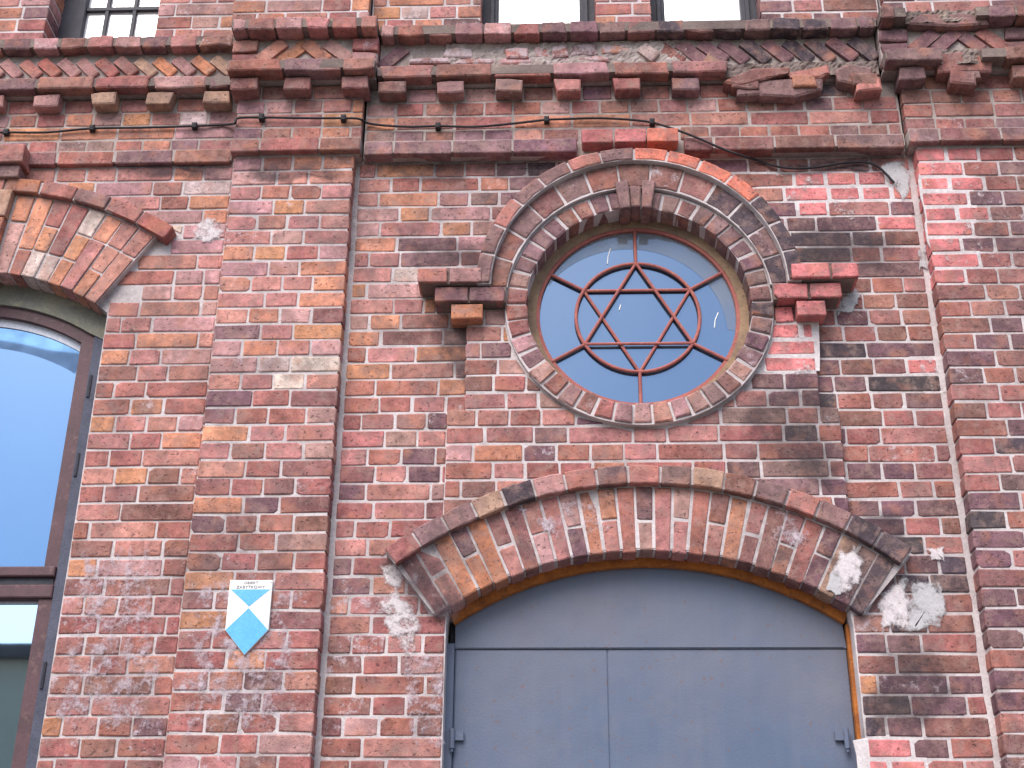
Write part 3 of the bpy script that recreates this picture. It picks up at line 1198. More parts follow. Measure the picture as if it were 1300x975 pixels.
# rubble where the toothed band has fallen out of the bay, bedded in pale mortar
for (pa, pb, ya, yb, kd) in ((516, 560, 60, 72, 'rose'), (563, 600, 61, 73, 'pale'), (603, 640, 62, 72, 'rose'), (643, 672, 60, 73, 'pink'), (676, 698, 58, 72, 'pink'), (701, 722, 57, 71, 'brown'), (725, 758, 56, 70, 'grime'), (762, 800, 57, 68, 'orange'),
                             (520, 572, 74, 80, 'rose'), (576, 628, 75, 81, 'brown'), (632, 676, 74, 80, 'rose'), (680, 730, 73, 79, 'pink'), (735, 775, 72, 79, 'rose')):
    y = .002 + rnd.uniform(-.012, .012)
    q = [at(pa, yb, y), at(pb, yb - 1, y), at(pb - rnd.uniform(0, 4), ya, y), at((pa + pb) / 2, ya - rnd.uniform(0, 3), y), at(pa + rnd.uniform(0, 4), ya + 1, y)]
    poly_brick(cornice, q, y, .05, colour(q[0][0], q[0][1], kd)[:3] + (.75,), None, "broken_brick", 1.5, .005, .003)
def broken_core(x0, x1, z0, z1, y, amp, mat, name="broken_core"):
    """ragged face where bricks have fallen away"""
    nx, nz = max(3, int((x1 - x0) / .011)), max(3, int((z1 - z0) / .011))
    r = random.Random(int(x0 * 977) + int(z0 * 131))
    g = [[r.gauss(0, 1) for _ in range(nx + 1)] for _ in range(nz + 1)]
    lo = [[r.gauss(0, 1) for _ in range(nx // 4 + 2)] for _ in range(nz // 4 + 2)]
    v, f = [], []
    for b in range(nz + 1):
        for a in range(nx + 1):
            u, w = a / 4, b / 4
            i, j_ = int(u), int(w)
            fu, fw = u - i, w - j_
            s_ = (lo[j_][i] * (1 - fu) + lo[j_][i + 1] * fu) * (1 - fw) + (lo[min(j_ + 1, len(lo) - 1)][i] * (1 - fu) + lo[min(j_ + 1, len(lo) - 1)][i + 1] * fu) * fw
            v.append((x0 + (x1 - x0) * a / nx, y + amp * (s_ + .45 * g[b][a]), z0 + (z1 - z0) * b / nz))
    for b in range(nz):
        for a in range(nx):
            k = b * (nx + 1) + a
            f.append((k, k + 1, k + nx + 2, k + nx + 1))
    hang(new_obj(name, v, f, mat))


broken_core(2.03, 2.806, L(5) + .004, L(6) + .004, -.012, .006, M["mortar_dark"])
broken_core(3.01, 3.23, L(5) + .004, L(6) + .012, -.072, .006, M["mortar_dark"])
broken_core(2.93, 3.235, L(8) + .004, L(9) - .005, -.082, .006, M["mortar_dark"])
broken_core(.90, 1.995, L(6) - .006, L(8) + .002, .004, .0045, M["mortar_grey"])
# broken bricks on the right of the cornice
for pts, y, kd in ((((918, 105), (958, 86), (1003, 84), (1004, 92), (975, 98), (940, 108)), -.035, 'brown'),
                   (((935, 122), (935, 103), (965, 101), (1046, 97), (1044, 112), (1008, 122), (965, 120)), -.022, 'grime'),
                   (((1000, 93), (1050, 80), (1052, 92), (1040, 98), (1003, 97)), -.03, 'pink'),
                   (((1060, 88), (1078, 80), (1108, 84), (1108, 96), (1085, 106), (1066, 102)), -.03, 'grime'),
                   (((1088, 116), (1088, 99), (1118, 97), (1120, 113)), -.04, 'pink'),
                   (((1190, 92), (1190, 66), (1232, 64), (1260, 76), (1258, 92), (1212, 90)), -.075, 'brown'),
                   (((1206, 104), (1207, 86), (1238, 92), (1240, 108), (1222, 106)), -.08, 'brown'),
                   (((1152, 30), (1168, 17), (1215, 16), (1250, 18), (1256, 30), (1215, 33)), -.085, 'grime'),
                   (((890, 80), (900, 66), (916, 76), (912, 82)), -.006, 'tan')):
    q = [at(a, b, y) for a, b in pts]
    poly_brick(cornice, q, y, .09, colour(q[0][0], q[0][1], kd), None, "broken_brick", .5, .007, .003)

# -------------------------------- upper wall with three windows
US = [(BX0, -.075, .040), (-.075, .557, -.060), (.557, 2.846, 0.0), (2.846, 3.48, -.060), (3.48, BX1, .040)]
UW = [(-.963, -.452, .19), (1.060, 1.571, .12), (1.831, 2.316, .12)]
ZT = 8.6
um = MB()
for i, (x0, x1, dy) in enumerate(US):
    holes = [(a, b) for a, b, d in UW if x0 < a and b < x1]
    e = .01 if dy < 0 else 0
    xs = [x0 + e] + [t for h_ in holes for t in h_] + [x1 - e]
    for j in range(0, len(xs), 2):
        um.box(xs[j] + (.008 if j else 0), xs[j + 1] - (.008 if j + 2 < len(xs) else 0), dy + MD, .403, L(9) - .008, L(23))
    um.box(x0 + e, x1 - e, dy + MD, .404, L(23) + .001 * i, 11.6)
upper = hang(um.build("upper_wall", M["mortar"]))
mass_u = Mass()
for k in range(9, 82):
    for x0, x1, dy in US:
        spans = [(x0, x1)]
        if k < 23:
            for a, b, d in UW:
                if x0 < a and b < x1:
                    l = spans.pop()
                    spans += [(l[0], a), (b, l[1])]
        for a, b in spans:
            rev = (a in [u[1] for u in UW]) or (b in [u[0] for u in UW])
            course(upper, a, b, k, dy, .20 if rev else .04, mass_u)
mass_u.build(upper)
# grey-brown splayed reveal beside the left upper window comes from brick depth; frames and panes:
for i, (a, b, yd) in enumerate(UW):
    mb = MB()
    z0, z1 = L(9) - .006, L(23)
    fl, fr = (.105, .05) if i == 0 else (.068, .066)
    mb.box(a - .02, a + fl, yd, yd + .08, z0, z1, .004)
    mb.box(b - fr, b + .02, yd, yd + .08, z0, z1, .004)
    mb.box(a + fl, b - fr, yd + .001, yd + .08, z1 - .07, z1, .003)
    w = hang(mb.build("window", M["frame_dark"]))
    mb = MB()
    if i:                                             # stepped inner sash
        mb.box(a + .03, a + fl - .018, yd - .018, yd - .001, z0, z1, .002)
        mb.box(b - fr + .02, b - .028, yd - .018, yd - .001, z0, z1, .002)
        mb.build("sash", M["frame_dark"], w)
    mb = MB()
    mb.box(a + fl, b - fr, yd + .03, yd + .05, z0, z1 - .07)
    mb.build("pane", M["white_sky"], w)
    if i == 0:
        for xv in (-.757, -.624):
            mb = MB(); mb.box(xv - .008, xv + .008, yd + .012, yd + .028, z0, z1 - .07); mb.build("glazing_bar", M["frame_dark"], w)
        for q in range(4):
            zz = 6.150 + .20 * q
            mb = MB(); mb.box(a + fl, b - fr, yd + .010, yd + .027, zz - .009, zz + .009); mb.build("glazing_bar", M["frame_dark"], w)

# ================================================================== round window
rw = part("round_window")
# mortar core of the ring and archivolts
mb = MB()
circ = lambda r, n=64: [(RX + r * sin(2 * pi * t / n), RZ + r * cos(2 * pi * t / n)) for t in range(n)]
mb.slab([circ(.543), circ(.4575)], .0105, .22)
mb.build("ring_mortar", M["mortar"], rw)
mb = MB()
def crescent(r_in, c_in, r_out, c_out, zs):
    ai = math.acos(max(-1, min(1, (zs - c_in) / r_in)))
    ao = math.acos(max(-1, min(1, (zs - c_out) / r_out)))
    return arc(RX, c_in, r_in, -ai, ai, 40) + arc(RX, c_out, r_out, ao, -ao, 40)
p_ = crescent(.536, 4.400, .612, 4.455, 4.458)
mb.slab([p_[::-1] if area(p_) < 0 else p_], -.0095, .09)
p_ = crescent(.600, 4.455, .655, 4.455, 4.4565)
mb.slab([p_[::-1] if area(p_) < 0 else p_], -.041, .12)
mb.build("ring_mortar", M["mortar"], rw)
surround = rw
n = 42
for i in range(n):
    a0, a1 = 2 * pi * (i - .5) / n, 2 * pi * (i + .5) / n
    am = (a0 + a1) / 2
    top = cos(am) > -.05
    if abs(math.remainder(am, 2 * pi)) < radians(8):
        continue
    kd = 'ring' if (cos(am) < .35 and sin(am) < .55) else 'ringtop'
    if cos(am) < -.4:
        kd = 'ring'
    if sin(am) > .3 and cos(am) > .1:
        kd = 'grimy'
    r0, r1 = .455 + rnd.uniform(-.0025, .0025), .537 + rnd.uniform(-.004, .004)
    w = wedge(RX, RZ, r0, r1, a0, a1, .0058)
    poly_brick(rw, w, .002 + rnd.uniform(-.004, .006), .15, colour(w[0][0], w[0][1], kd), None, "ring_brick", .8, .005, .0015)
# keystone of three bricks
for j, (a0, a1, dy) in enumerate(((-8.6, -2.5, -.026), (-2.5, 2.9, -.014), (2.9, 9.0, -.03))):
    w = wedge(RX, RZ, .440 if j != 1 else .452, .575, radians(a0), radians(a1), .003)
    poly_brick(rw, w, dy, .17, colour(RX, 4.9, 'grime'), None, "key_brick", .6, .004)
# inner archivolt
zs = 4.456


def archivolt(c_in, r_in, c_out, r_out, n, y, depth, kinds, name):
    ai = math.acos((zs - c_in) / r_in)
    ao = math.acos((zs - c_out) / r_out)
    for i in range(n):
        t0, t1 = -1 + 2 * i / n, -1 + 2 * (i + 1) / n
        gi, go = .0042 / r_in, .0042 / r_out
        q = [(RX + r_in * sin(ai * t0 + gi), c_in + r_in * cos(ai * t0 + gi)), (RX + r_in * sin(ai * t1 - gi), c_in + r_in * cos(ai * t1 - gi)),
             (RX + r_out * sin(ao * t1 - go), c_out + r_out * cos(ao * t1 - go)), (RX + r_out * sin(ao * t0 + go), c_out + r_out * cos(ao * t0 + go))]
        m0 = ((q[0][0] + q[1][0]) / 2, (q[0][1] + q[1][1]) / 2)
        # a point on each curved side keeps the bricks following the circle
        mi = (RX + r_in * sin(ai * (t0 + t1) / 2), c_in + r_in * cos(ai * (t0 + t1) / 2))
        mo = (RX + r_out * sin(ao * (t0 + t1) / 2), c_out + r_out * cos(ao * (t0 + t1) / 2))
        q = [q[0], mi, q[1], q[2], mo, q[3]]
        kd = kinds((t0 + t1) / 2)
        if kd:
            poly_brick(rw, q, y + rnd.uniform(-.003, .003), depth, colour(q[0][0], q[0][1], kd), None, name, .6, .004)


archivolt(4.403, .540, 4.455, .599, 13, -.014, .09, lambda t: ('char' if t > .35 and rnd.random() < .6 else 'grimy') if abs(t) < .999 else 'grimy', "arch_brick")
archivolt(4.455, .604, 4.455, .662, 14, -.046, .12, lambda t: 'newor' if (.02 < t < .62) else ('new' if t > .93 else ('char' if t > .6 else ('grime' if rnd.random() < .5 else 'pink'))), "label_brick")
# label stops: two corbelled courses and a hanging dentil on each side
for xa, xb, k, y, kd in ((.823, .945, -9, -.056, 'pink'), (.955, 1.085, -9, -.056, 'rose'), (.893, 1.030, -10, -.030, 'purple'), (1.038, 1.178, -10, -.030, 'purple'), (.962, 1.091, -11, -.022, 'orange')):
    rect_brick(rw, xa, xb, L(k) + .004, L(k + 1) - .005, y, .11, colour(xa, L(k), kd), None, "corbel_brick")
for xa, xb, k, y, kd in ((2.336, 2.489, -9, -.062, 'new'), (2.498, 2.603, -9, -.062, 'new'), (2.266, 2.398, -10, -.034, 'new'), (2.408, 2.532, -10, -.034, 'new'), (2.352, 2.462, -11, -.026, 'new'), (2.272, 2.342, -11, .03, 'new')):
    rect_brick(rw, xa, xb, L(k) + .003, L(k + 1) - .006, y, .12, colour(xa, L(k), kd), None, "corbel_brick")
for x0, x1, y0, k in ((.835, 1.10, -.040, -9), (.90, 1.185, -.016, -10), (2.34, 2.59, -.046, -9), (2.262, 2.522, -.018, -10)):
    mb = MB(); mb.box(x0, x1, y0, .09, L(k) + .003, L(k + 1) - (.009 if k == -9 else .0005)); mb.build("corbel_mortar", M["mortar_dark"], rw)

# rim, glass and iron grille
YG = .120
mb = MB(); mb.slab([circ(.470), circ(.418)], .100, .06); mb.build("rim", M["ochre"], rw)
mb = MB(); mb.slab([circ(.421), circ(.404)], .104, .05); mb.build("frame", M["grille"], rw)
mb = MB(); mb.slab([circ(.415)], YG, .01); mb.build("glass", M["glass_round"], rw)
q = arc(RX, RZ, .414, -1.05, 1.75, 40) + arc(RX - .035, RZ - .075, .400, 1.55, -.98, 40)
mb = MB(); mb.slab([q if area(q) > 0 else q[::-1]], YG - .003, .0015); mb.build("reflection_crescent", M["pale_reflection"], rw)  # crescent-shaped reflection painted as a pale film over the glass
RS, YB, GZ = .254, .106, RZ - .010
mb = MB(); mb.tube([(RX + RS * sin(2 * pi * t / 56), YB, GZ + RS * cos(2 * pi * t / 56)) for t in range(56)], .0074, 8, True)
mb.build("grille_ring", M["grille"], rw, smooth=True)
P6 = [(RX + RS * sin(pi / 3 * t), GZ + RS * cos(pi / 3 * t)) for t in range(6)]
for tri, yo in (((0, 2, 4), -.003), ((1, 3, 5), .004)):
    mb = MB()
    for i in range(3):
        a, b = P6[tri[i]], P6[tri[(i + 1) % 3]]
        mb.tube([(a[0], YB + yo, a[1]), (b[0], YB + yo, b[1])], .0066, 8)
    mb.build("star_triangle", M["grille"], rw)
for t in range(6):
    mb = MB()
    mb.tube([(P6[t][0], YB, P6[t][1]), (RX + .41 * sin(pi / 3 * t), YB, GZ + .41 * cos(pi / 3 * t))], .0070, 8)
    mb.build("spoke", M["grille"], rw)
for pts in (((775, 316), (772, 326), (771, 335)), ((912, 397), (908, 406), (907, 416)), ((788, 387), (786, 394))):
    mb = MB(); mb.tube([(at(a, b, YG - .002)[0], YG - .002, at(a, b, YG - .002)[1]) for a, b in pts], .0022, 5)
    mb.build("scratch", M["sign_white"], rw)

# ================================================================== door arch
da = part("door_arch")
nv = 27
mb = MB()
mb.slab([(lambda q: q[::-1] if area(q) < 0 else q)(arc(DCX, DCZ, DRI + .006, -FA, FA, 40) + arc(ECX, ECZ, ERO, FA, -FA, 40))], YP + .006, .26)
mb.build("arch_mortar", M["mortar"], da)


def ext_r(a):
    """distance from the intrados centre to the extrados circle along the angle a"""
    dx, dz = sin(a), cos(a)
    ox, oz = DCX - ECX, DCZ - ECZ
    b = ox * dx + oz * dz
    c = ox * ox + oz * oz - (ERO - .010) ** 2
    return -b + sqrt(b * b - c)


for i in range(nv):
    a0, a1 = -FA + 2 * FA * i / nv, -FA + 2 * FA * (i + 1) / nv
    am = (a0 + a1) / 2
    r1 = ext_r(am)
    cuts = [DRI, r1]
    if i % 2:
        s = DRI + (r1 - DRI) * (.5 + rnd.uniform(-.04, .04))
        cuts = [DRI, s - .005, s + .005, r1]
    for j in range(0, len(cuts), 2):
        w = wedge(DCX, DCZ, cuts[j] + (0 if j else rnd.uniform(-.004, .004)), cuts[j + 1], a0, a1, .0047)
        kd = 'voussoir'
        px, py = proj(w[0][0], YP, w[0][1])
        if px < 640 and j == 0 and py > 690 and rnd.random() < .55:
            kd = 'orange'
        if px > 1010 and rnd.random() < .7:
            kd = rnd.choice(('char', 'purple'))
        if i == nv - 3 and j == 0:
            kd = 'tan'
        poly_brick(da, w, YP + rnd.uniform(-.003, .003), .11, colour(w[0][0], w[0][1], kd), None, "arch_brick", .6, .0035)
# label (hood) of headers over the arch
nl = 17
LA0, LA1 = radians(-38.0), radians(38.4)
mb = MB()
q = arc(LCX, LCZ, LRI + .006, LA0, LA1, 40) + arc(LCX, LCZ, LRO - .006, LA1, LA0, 40)
mb.slab([q[::-1] if area(q) < 0 else q], .012, .09)
mb.build("label_mortar", M["mortar"], da)
for i in range(nl):
    a0, a1 = LA0 + (LA1 - LA0) * i / nl, LA0 + (LA1 - LA0) * (i + 1) / nl
    am = (a0 + a1) / 2
    w = wedge(LCX, LCZ, LRI, LRO, a0, a1, .005)
    w = [w[0], (LCX + LRI * sin(am), LCZ + LRI * cos(am)), w[1], w[2], (LCX + LRO * sin(am), LCZ + LRO * cos(am)), w[3]]
    kd = {2: 'grime', 3: 'tan', 4: 'char', 5: 'rose', 10: 'tan', 14: 'grime', 15: 'char', 16: 'char'}.get(i, 'grimy' if rnd.random() < .5 else 'pink')
    poly_brick(da, w, .002 + rnd.uniform(-.003, .003), .08, colour(w[0][0], w[0][1], kd), None, "label_brick", .6, .0035)

# ================================================================== door
YD = .160
dr = part("door")
FZC, FR = 2.037, 1.278
fa = radians(35)
# leaf opening
mb = MB()                                           # steel frame, blue on the left
mb.box(DL - .03, 1.000, YD - .012, YD + .05, -.1, 3.02, .003)
mb.build("frame", M["door"], dr)
mb = MB()
q = arc(CX, FZC, FR - .002, radians(-34.5), radians(34.5), 40) + arc(CX, FZC + .03, FR + .06, radians(34.5), radians(-34.5), 40)
mb.slab([q[::-1] if area(q) < 0 else q], YD - .03, .06)
mb.box(2.449, DR + .025, YD - .028, YD + .04, -.1, 3.085, .003)
mb.build("rusty_frame", M["rust"], dr)
z_tr = 3.000
ax = math.asin((1.5675 - CX) / FR)
q = [(1.0015, z_tr + .0005), (2.448, z_tr + .0005)] + arc(CX, FZC, FR + .03, radians(33.2), radians(-33.4), 40)
mb = MB(); mb.slab([q if area(q) > 0 else q[::-1]], YD - .004, .03); mb.build("fanlight_panel", M["door"], dr)
for a, b in ((1.0035, 1.5667), (1.5695, 2.447)):
    mb = MB(); mb.box(a, b, YD, YD + .03, .02, z_tr - .0015, .003)
    leaf = mb.build("door_leaf", M["door"], dr)
mb = MB(); mb.box(1.002, 2.436, YD + .0035, YD + .02, 0.03, z_tr + .02); mb.build("rebate", M["door"], dr)
mb = MB(); mb.box(.98, 2.46, YD + .031, YD + .06, 0.0, 3.3); mb.build("backing", M["frame_dark"], dr)
# flat welded strips over the seams
mb = MB(); mb.box(1.004, 2.436, YD - .0075, YD - .0045, z_tr + .004, z_tr + .010); mb.build("seam_strip", M["door"], dr)
for px, s in ((574, 1), (1075, -1)):
    hx, hz = at(px, 938, YD - .02)
    mb = MB()
    mb.tube([(hx, YD - .022, hz - .035), (hx, YD - .022, hz + .035)], .010, 10)
    mb.box(hx + (0 if s > 0 else -.04), hx + (.04 if s > 0 else 0), YD - .016, YD - .005, hz - .004, hz + .03)
    mb.tube([(hx, YD - .022, hz - .047), (hx, YD - .022, hz - .036)], .006, 8)
    mb.build("hinge", M["door"], dr)

# ================================================================== left window and its arch
wa = part("window_arch")
YA = .032
mb = MB()
q = arc(WCX, WCZ, 1.015, -aW, aW, 30) + arc(WCX, WCZ, 1.40, aW, -aW, 30)
mb.slab([q[::-1] if area(q) < 0 else q], YA + .007, .25)
q = arc(WCX, WCZ, 1.402, -radians(35), radians(35), 30) + arc(WCX, WCZ, 1.458, radians(35), -radians(35), 30)
mb.slab([q[::-1] if area(q) < 0 else q], .014, .09)
mb.build("arch_mortar", M["mortar"], wa)
ka = radians(5.5)
for s in (-1, 1):
    nb = 8
    for i in range(nb):
        a0, a1 = ka + (aW - ka) * i / nb, ka + (aW - ka) * (i + 1) / nb
        if s < 0:
            a0, a1 = -a1, -a0
        c1, c2 = 1.135, 1.262
        cuts = {0: (1.01, c2 - .005, c2 + .005, 1.392), 1: (1.01, c1 - .005, c1 + .005, 1.392), 2: (1.01, c1 - .005, c1 + .005, c2 - .004, c2 + .006, 1.392)}[(i + (i // 3)) % 3]
        for j in range(0, len(cuts), 2):
            w = wedge(WCX, WCZ, cuts[j], cuts[j + 1], a0, a1, .0045)
            if not in_frame(w[0][0], YA, w[0][1], 120):
                continue
            poly_brick(wa, w, YA + rnd.uniform(-.002, .003), .11, colour(w[0][0], w[0][1], 'warmarch'), None, "arch_brick", .6, .003)
for i in range(11):
    a0, a1 = radians(-35.4) + radians(70.8) * i / 11, radians(-35.4) + radians(70.8) * (i + 1) / 11
    w = wedge(WCX, WCZ, 1.40, 1.464, a0, a1, .005)
    if in_frame(w[0][0], 0, w[0][1], 200):
        poly_brick(wa, w, .004 + rnd.uniform(-.002, .003), .09, colour(w[0][0], w[0][1], ('orange', 'pink', 'grime', 'pink', 'red', 'pink')[i % 6]), None, "label_brick", .6, .003)
for j, (t0, t1) in enumerate(((-5.3, 0), (0, 5.3))):
    for r0, r1 in ((.985, 1.12), (1.128, 1.26), (1.268, 1.40)):
        w = wedge(WCX, WCZ, r0, r1, radians(t0), radians(t1), .004)
        poly_brick(wa, w, -.004, .14, colour(w[0][0], w[0][1], 'tan' if r0 > 1.2 else 'orange'), None, "key_brick", .5, .003)
for a, b in ((-1.21, -1.07), (-1.064, -.918)):
    rect_brick(wa, a, b, L(0) - .030, L(1) - .012, -.030, .12, colour(a, 5.1, 'pink'), None, "key_brick")
    rect_brick(wa, a + .02, b - .012, L(-1) - .02, L(0) - .036, -.012, .10, colour(a, 5.05, 'grime'), None, "key_brick")

lw = part("arched_window")
YR, YF = .140, .155
rin = [(WL - .03, .9)] + [(WL - .03, 4.30)] + arc(WCX, WCZ, 1.06, -aW, aW, 20) + [(WR + .03, 4.30), (WR + .03, .9)]
FZ, FRo, FRi = 3.556, .936, .889
fx = .527
fi = fx - .056
def frame_loop(h, r, z0):
    zc = FZ + sqrt(r * r - h * h)
    a = math.asin(h / r)
    return [(WCX - h, z0)] + arc(WCX, FZ, r, -a, a, 24) + [(WCX + h, z0)]
def ccw(q):
    return q if area(q) > 0 else q[::-1]
mb = MB()
q = frame_loop(fx + .004, FRo + .003, .98)
# plaster above, grey putty at the sides
top = arc(WCX, WCZ, 1.03, -aW, aW, 24)
tq = [(WL + .0, 4.30)] + [p for p in top if p[1] > 4.30] + [(WR - .0, 4.30)] + arc(WCX, FZ, FRo + .002, radians(32), radians(-32), 24)
mb.slab([ccw([p for p in tq if p[1] >= 4.29])], YR, .05)
mb.build("plaster_reveal", M["plaster"], lw)
for a, b in ((WL - .01, WCX - fx), (WCX + fx, WR + .012)):
    mb = MB(); mb.box(a, b, YR + .006, YR + .08, .9, 4.3405); mb.build("putty_strip", M["slate"], lw)
mb = MB()
mb.slab([ccw(frame_loop(fx, FRo, .98)), ccw([(WCX - fi, 3.318), *arc(WCX, FZ, FRi, -math.asin(fi / FRi), math.asin(fi / FRi), 24), (WCX + fi, 3.318)]), ccw([(WCX - fi, 1.04), (WCX - fi, 3.196), (WCX + fi, 3.196), (WCX + fi, 1.04)])], YF, .06)
mb.build("frame", M["frame_brown"], lw)
mb = MB(); mb.box(WCX - fx + .01, WCX + fx - .004, YF - .022, YF - .001, 3.283, 3.322, .004); mb.box(WCX - fx + .01, WCX + fx - .004, YF - .012, YF - .001, 3.200, 3.252, .004); mb.build("transom", M["frame_brown"], lw)
mb = MB(); mb.box(WCX - fx + .012, WCX + fx - .01, YF - .004, YF - .0005, 3.254, 3.281); mb.build("transom_groove", M["frame_dark"], lw)
YP2 = YF + .032
mb = MB(); q = [(WCX - fi - .01, 3.30), (WCX + fi + .01, 3.30)] + arc(WCX, FZ, FRi + .012, math.asin((fi + .01) / (FRi + .012)), -math.asin((fi + .01) / (FRi + .012)), 24)
mb.slab([ccw(q)], YP2, .01); mb.build("glass", M["glass_left"], lw)
mb = MB(); mb.box(WCX - fi - .01, WCX + fi + .01, YP2, YP2 + .01, 1.03, 3.21); mb.build("glass", M["glass_low"], lw)
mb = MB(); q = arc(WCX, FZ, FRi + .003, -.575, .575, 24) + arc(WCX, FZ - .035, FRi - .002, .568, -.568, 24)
mb.slab([ccw(q)], YP2 - .006, .005); mb.build("pale_strip", M["pale_band"], lw)  # reflection arc painted as a pale strip in front of the glass
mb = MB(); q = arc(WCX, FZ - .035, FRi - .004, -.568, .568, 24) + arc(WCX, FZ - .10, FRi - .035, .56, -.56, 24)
mb.slab([ccw(q)], YP2 - .003, .0015); mb.build("dark_reflection_band", M["dark_reflection"], lw)  # darker band of the same reflection, painted as a film
mb = MB(); mb.box(WCX - fi, WCX + fi, YP2 - .006, YP2 - .001, 3.186, 3.198); mb.build("pale_strip", M["pale_band"], lw)
for xs_ in (WCX + fi + .026,):
    for zz in (4.1, 3.75, 2.9):
        mb = MB(); mb.tube([(WCX + fx + .012, YF - .008, zz - .05), (WCX + fx + .012, YF - .008, zz + .05)], .008, 8); mb.build("hinge", M["frame_dark"], lw)

# ================================================================== mortar and paint patches
def blob(name, pts, y, th, mat, parent=None, sub=3, amp=1.6):
    """ragged patch from a photo outline on the plane y"""
    q = []
    m = len(pts)
    for i in range(m):
        a, b = pts[i], pts[(i + 1) % m]
        for s in range(sub):
            t = s / sub
            q.append((a[0] + (b[0] - a[0]) * t + rnd.gauss(0, amp), a[1] + (b[1] - a[1]) * t + rnd.gauss(0, amp)))
    w = [at(a, b, y) for a, b in q]
    if area(w) < 0:
        w = w[::-1]
    mb = MB()
    mb.slab([w], y, th)
    return hang(mb.build(name, mat))


def film(name, pts, y, mat, core=.55, amp=2.0, sub=4):
    """thin deposit on the plane y, outlined in the photo, thinning out towards its edge"""
    q = []
    m = len(pts)
    for i in range(m):
        a, b = pts[i], pts[(i + 1) % m]
        for s_ in range(sub):
            t = s_ / sub
            q.append((a[0] + (b[0] - a[0]) * t + rnd.gauss(0, amp), a[1] + (b[1] - a[1]) * t + rnd.gauss(0, amp)))
    w = [at(a, b, y) for a, b in q]
    if area(w) < 0:
        w = w[::-1]
    n = len(w)
    gx, gz = sum(p[0] for p in w) / n, sum(p[1] for p in w) / n
    inn = [(gx + (p[0] - gx) * core, gz + (p[1] - gz) * core) for p in w]
    v = [(p[0], y, p[1]) for p in w] + [(p[0], y - .0006, p[1]) for p in inn] + [(gx, y - .0006, gz)]
    f = [(k, (k + 1) % n, n + (k + 1) % n, n + k) for k in range(n)] + [(n + k, n + (k + 1) % n, 2 * n) for k in range(n)]
    o = new_obj(name, v, f, mat)
    a = o.data.attributes.new("cover", 'FLOAT', 'POINT')
    a.data.foreach_set("value", [0.0] * n + [1.0] * (n + 1))
    return hang(o)


# fresh white mortar between the new bricks (in front of the old joints, behind the brick faces)
for pts, y in ((((948, 200), (985, 206), (1030, 208), (1120, 208), (1140, 225), (1155, 262), (1160, 292), (1125, 294), (1070, 290), (1060, 270), (1012, 268), (1000, 262), (968, 252), (955, 232)), YW + .0024),
               (((1166, 190), (1215, 196), (1240, 205), (1236, 240), (1242, 262), (1236, 300), (1244, 318), (1232, 362), (1192, 364), (1184, 330), (1176, 290), (1170, 250)), .0024),
               (((985, 398), (1040, 402), (1041, 470), (992, 478), (968, 470), (978, 440)), YP + .0024),
               (((1153, 452), (1202, 448), (1206, 498), (1172, 500), (1160, 475)), YW + .0024),
               (((1085, 938), (1170, 930), (1182, 990), (1088, 995)), YW + .0024)):
    blob("mortar_patch", pts, y, .006, M["white_mortar"])
FW, FP, F0 = YW - .0045, YP - .0045, -.0045
# smears of the fresh mortar over brick edges
for pts, y in ((((945, 192), (1040, 196), (1135, 206), (1160, 250), (1165, 300), (1100, 305), (1040, 285), (985, 275), (950, 245)), FW),
               (((1160, 186), (1250, 190), (1262, 280), (1255, 372), (1185, 372), (1172, 290)), F0),
               (((975, 392), (1045, 396), (1046, 480), (985, 486), (962, 470)), FP),
               (((1146, 444), (1204, 442), (1210, 506), (1160, 508)), FW)):
    film("mortar_smear", pts, y, M["film_mortar"], .75)
# flaked white paint
for pts, y in ((((236, 288), (258, 270), (288, 272), (288, 308), (262, 316), (240, 306)), FW),
               (((470, 750), (495, 735), (520, 750), (545, 790), (540, 835), (515, 840), (485, 812)), FW - .001),
               (((478, 716), (500, 706), (520, 722), (512, 748), (482, 744)), FW),
               (((1055, 690), (1090, 682), (1106, 708), (1098, 750), (1066, 770), (1052, 735)), FP - .002),
               (((1112, 745), (1150, 725), (1166, 760), (1164, 806), (1112, 808), (1104, 775)), FW - .001),
               (((1172, 694), (1200, 690), (1206, 712), (1180, 720)), FW)):
    film("paint_patch", pts, y, M["film_paint"], .5, 2.5)
# cement repairs
for pts, y, c in ((((1150, 734), (1196, 728), (1204, 750), (1202, 802), (1170, 806), (1146, 804)), FW - .0005, .72),
                  (((1062, 712), (1084, 722), (1066, 758), (1044, 750)), FP - .001, .8),
                  (((1108, 765), (1134, 730), (1156, 716), (1160, 760), (1150, 804), (1108, 804)), FW + .0004, .45),
                  (((1066, 368), (1085, 350), (1098, 372), (1084, 398), (1060, 404), (1052, 392)), FW - .002, .7),
                  (((1163, 312), (1176, 304), (1180, 344), (1166, 348)), FW, .6), (((1110, 203), (1152, 195), (1164, 230), (1148, 262), (1130, 240)), FW, .6)):
    film("cement_patch", pts, y, M["film_cement"], c)
# lime bloom low on the left pilaster, the window jamb and beside the door
for pts, y in ((((228, 700), (330, 690), (412, 720), (405, 980), (205, 985), (215, 820)), F0), (((95, 660), (210, 640), (225, 760), (215, 985), (30, 985), (70, 800)), FW),
               (((500, 800), (575, 795), (575, 985), (520, 985)), FW), (((620, 640), (760, 620), (800, 680), (700, 700)), FP), (((940, 600), (1040, 640), (1060, 720), (960, 700)), FP)):
    film("lime_bloom", pts, y, M["film_lime"], .6, 4)
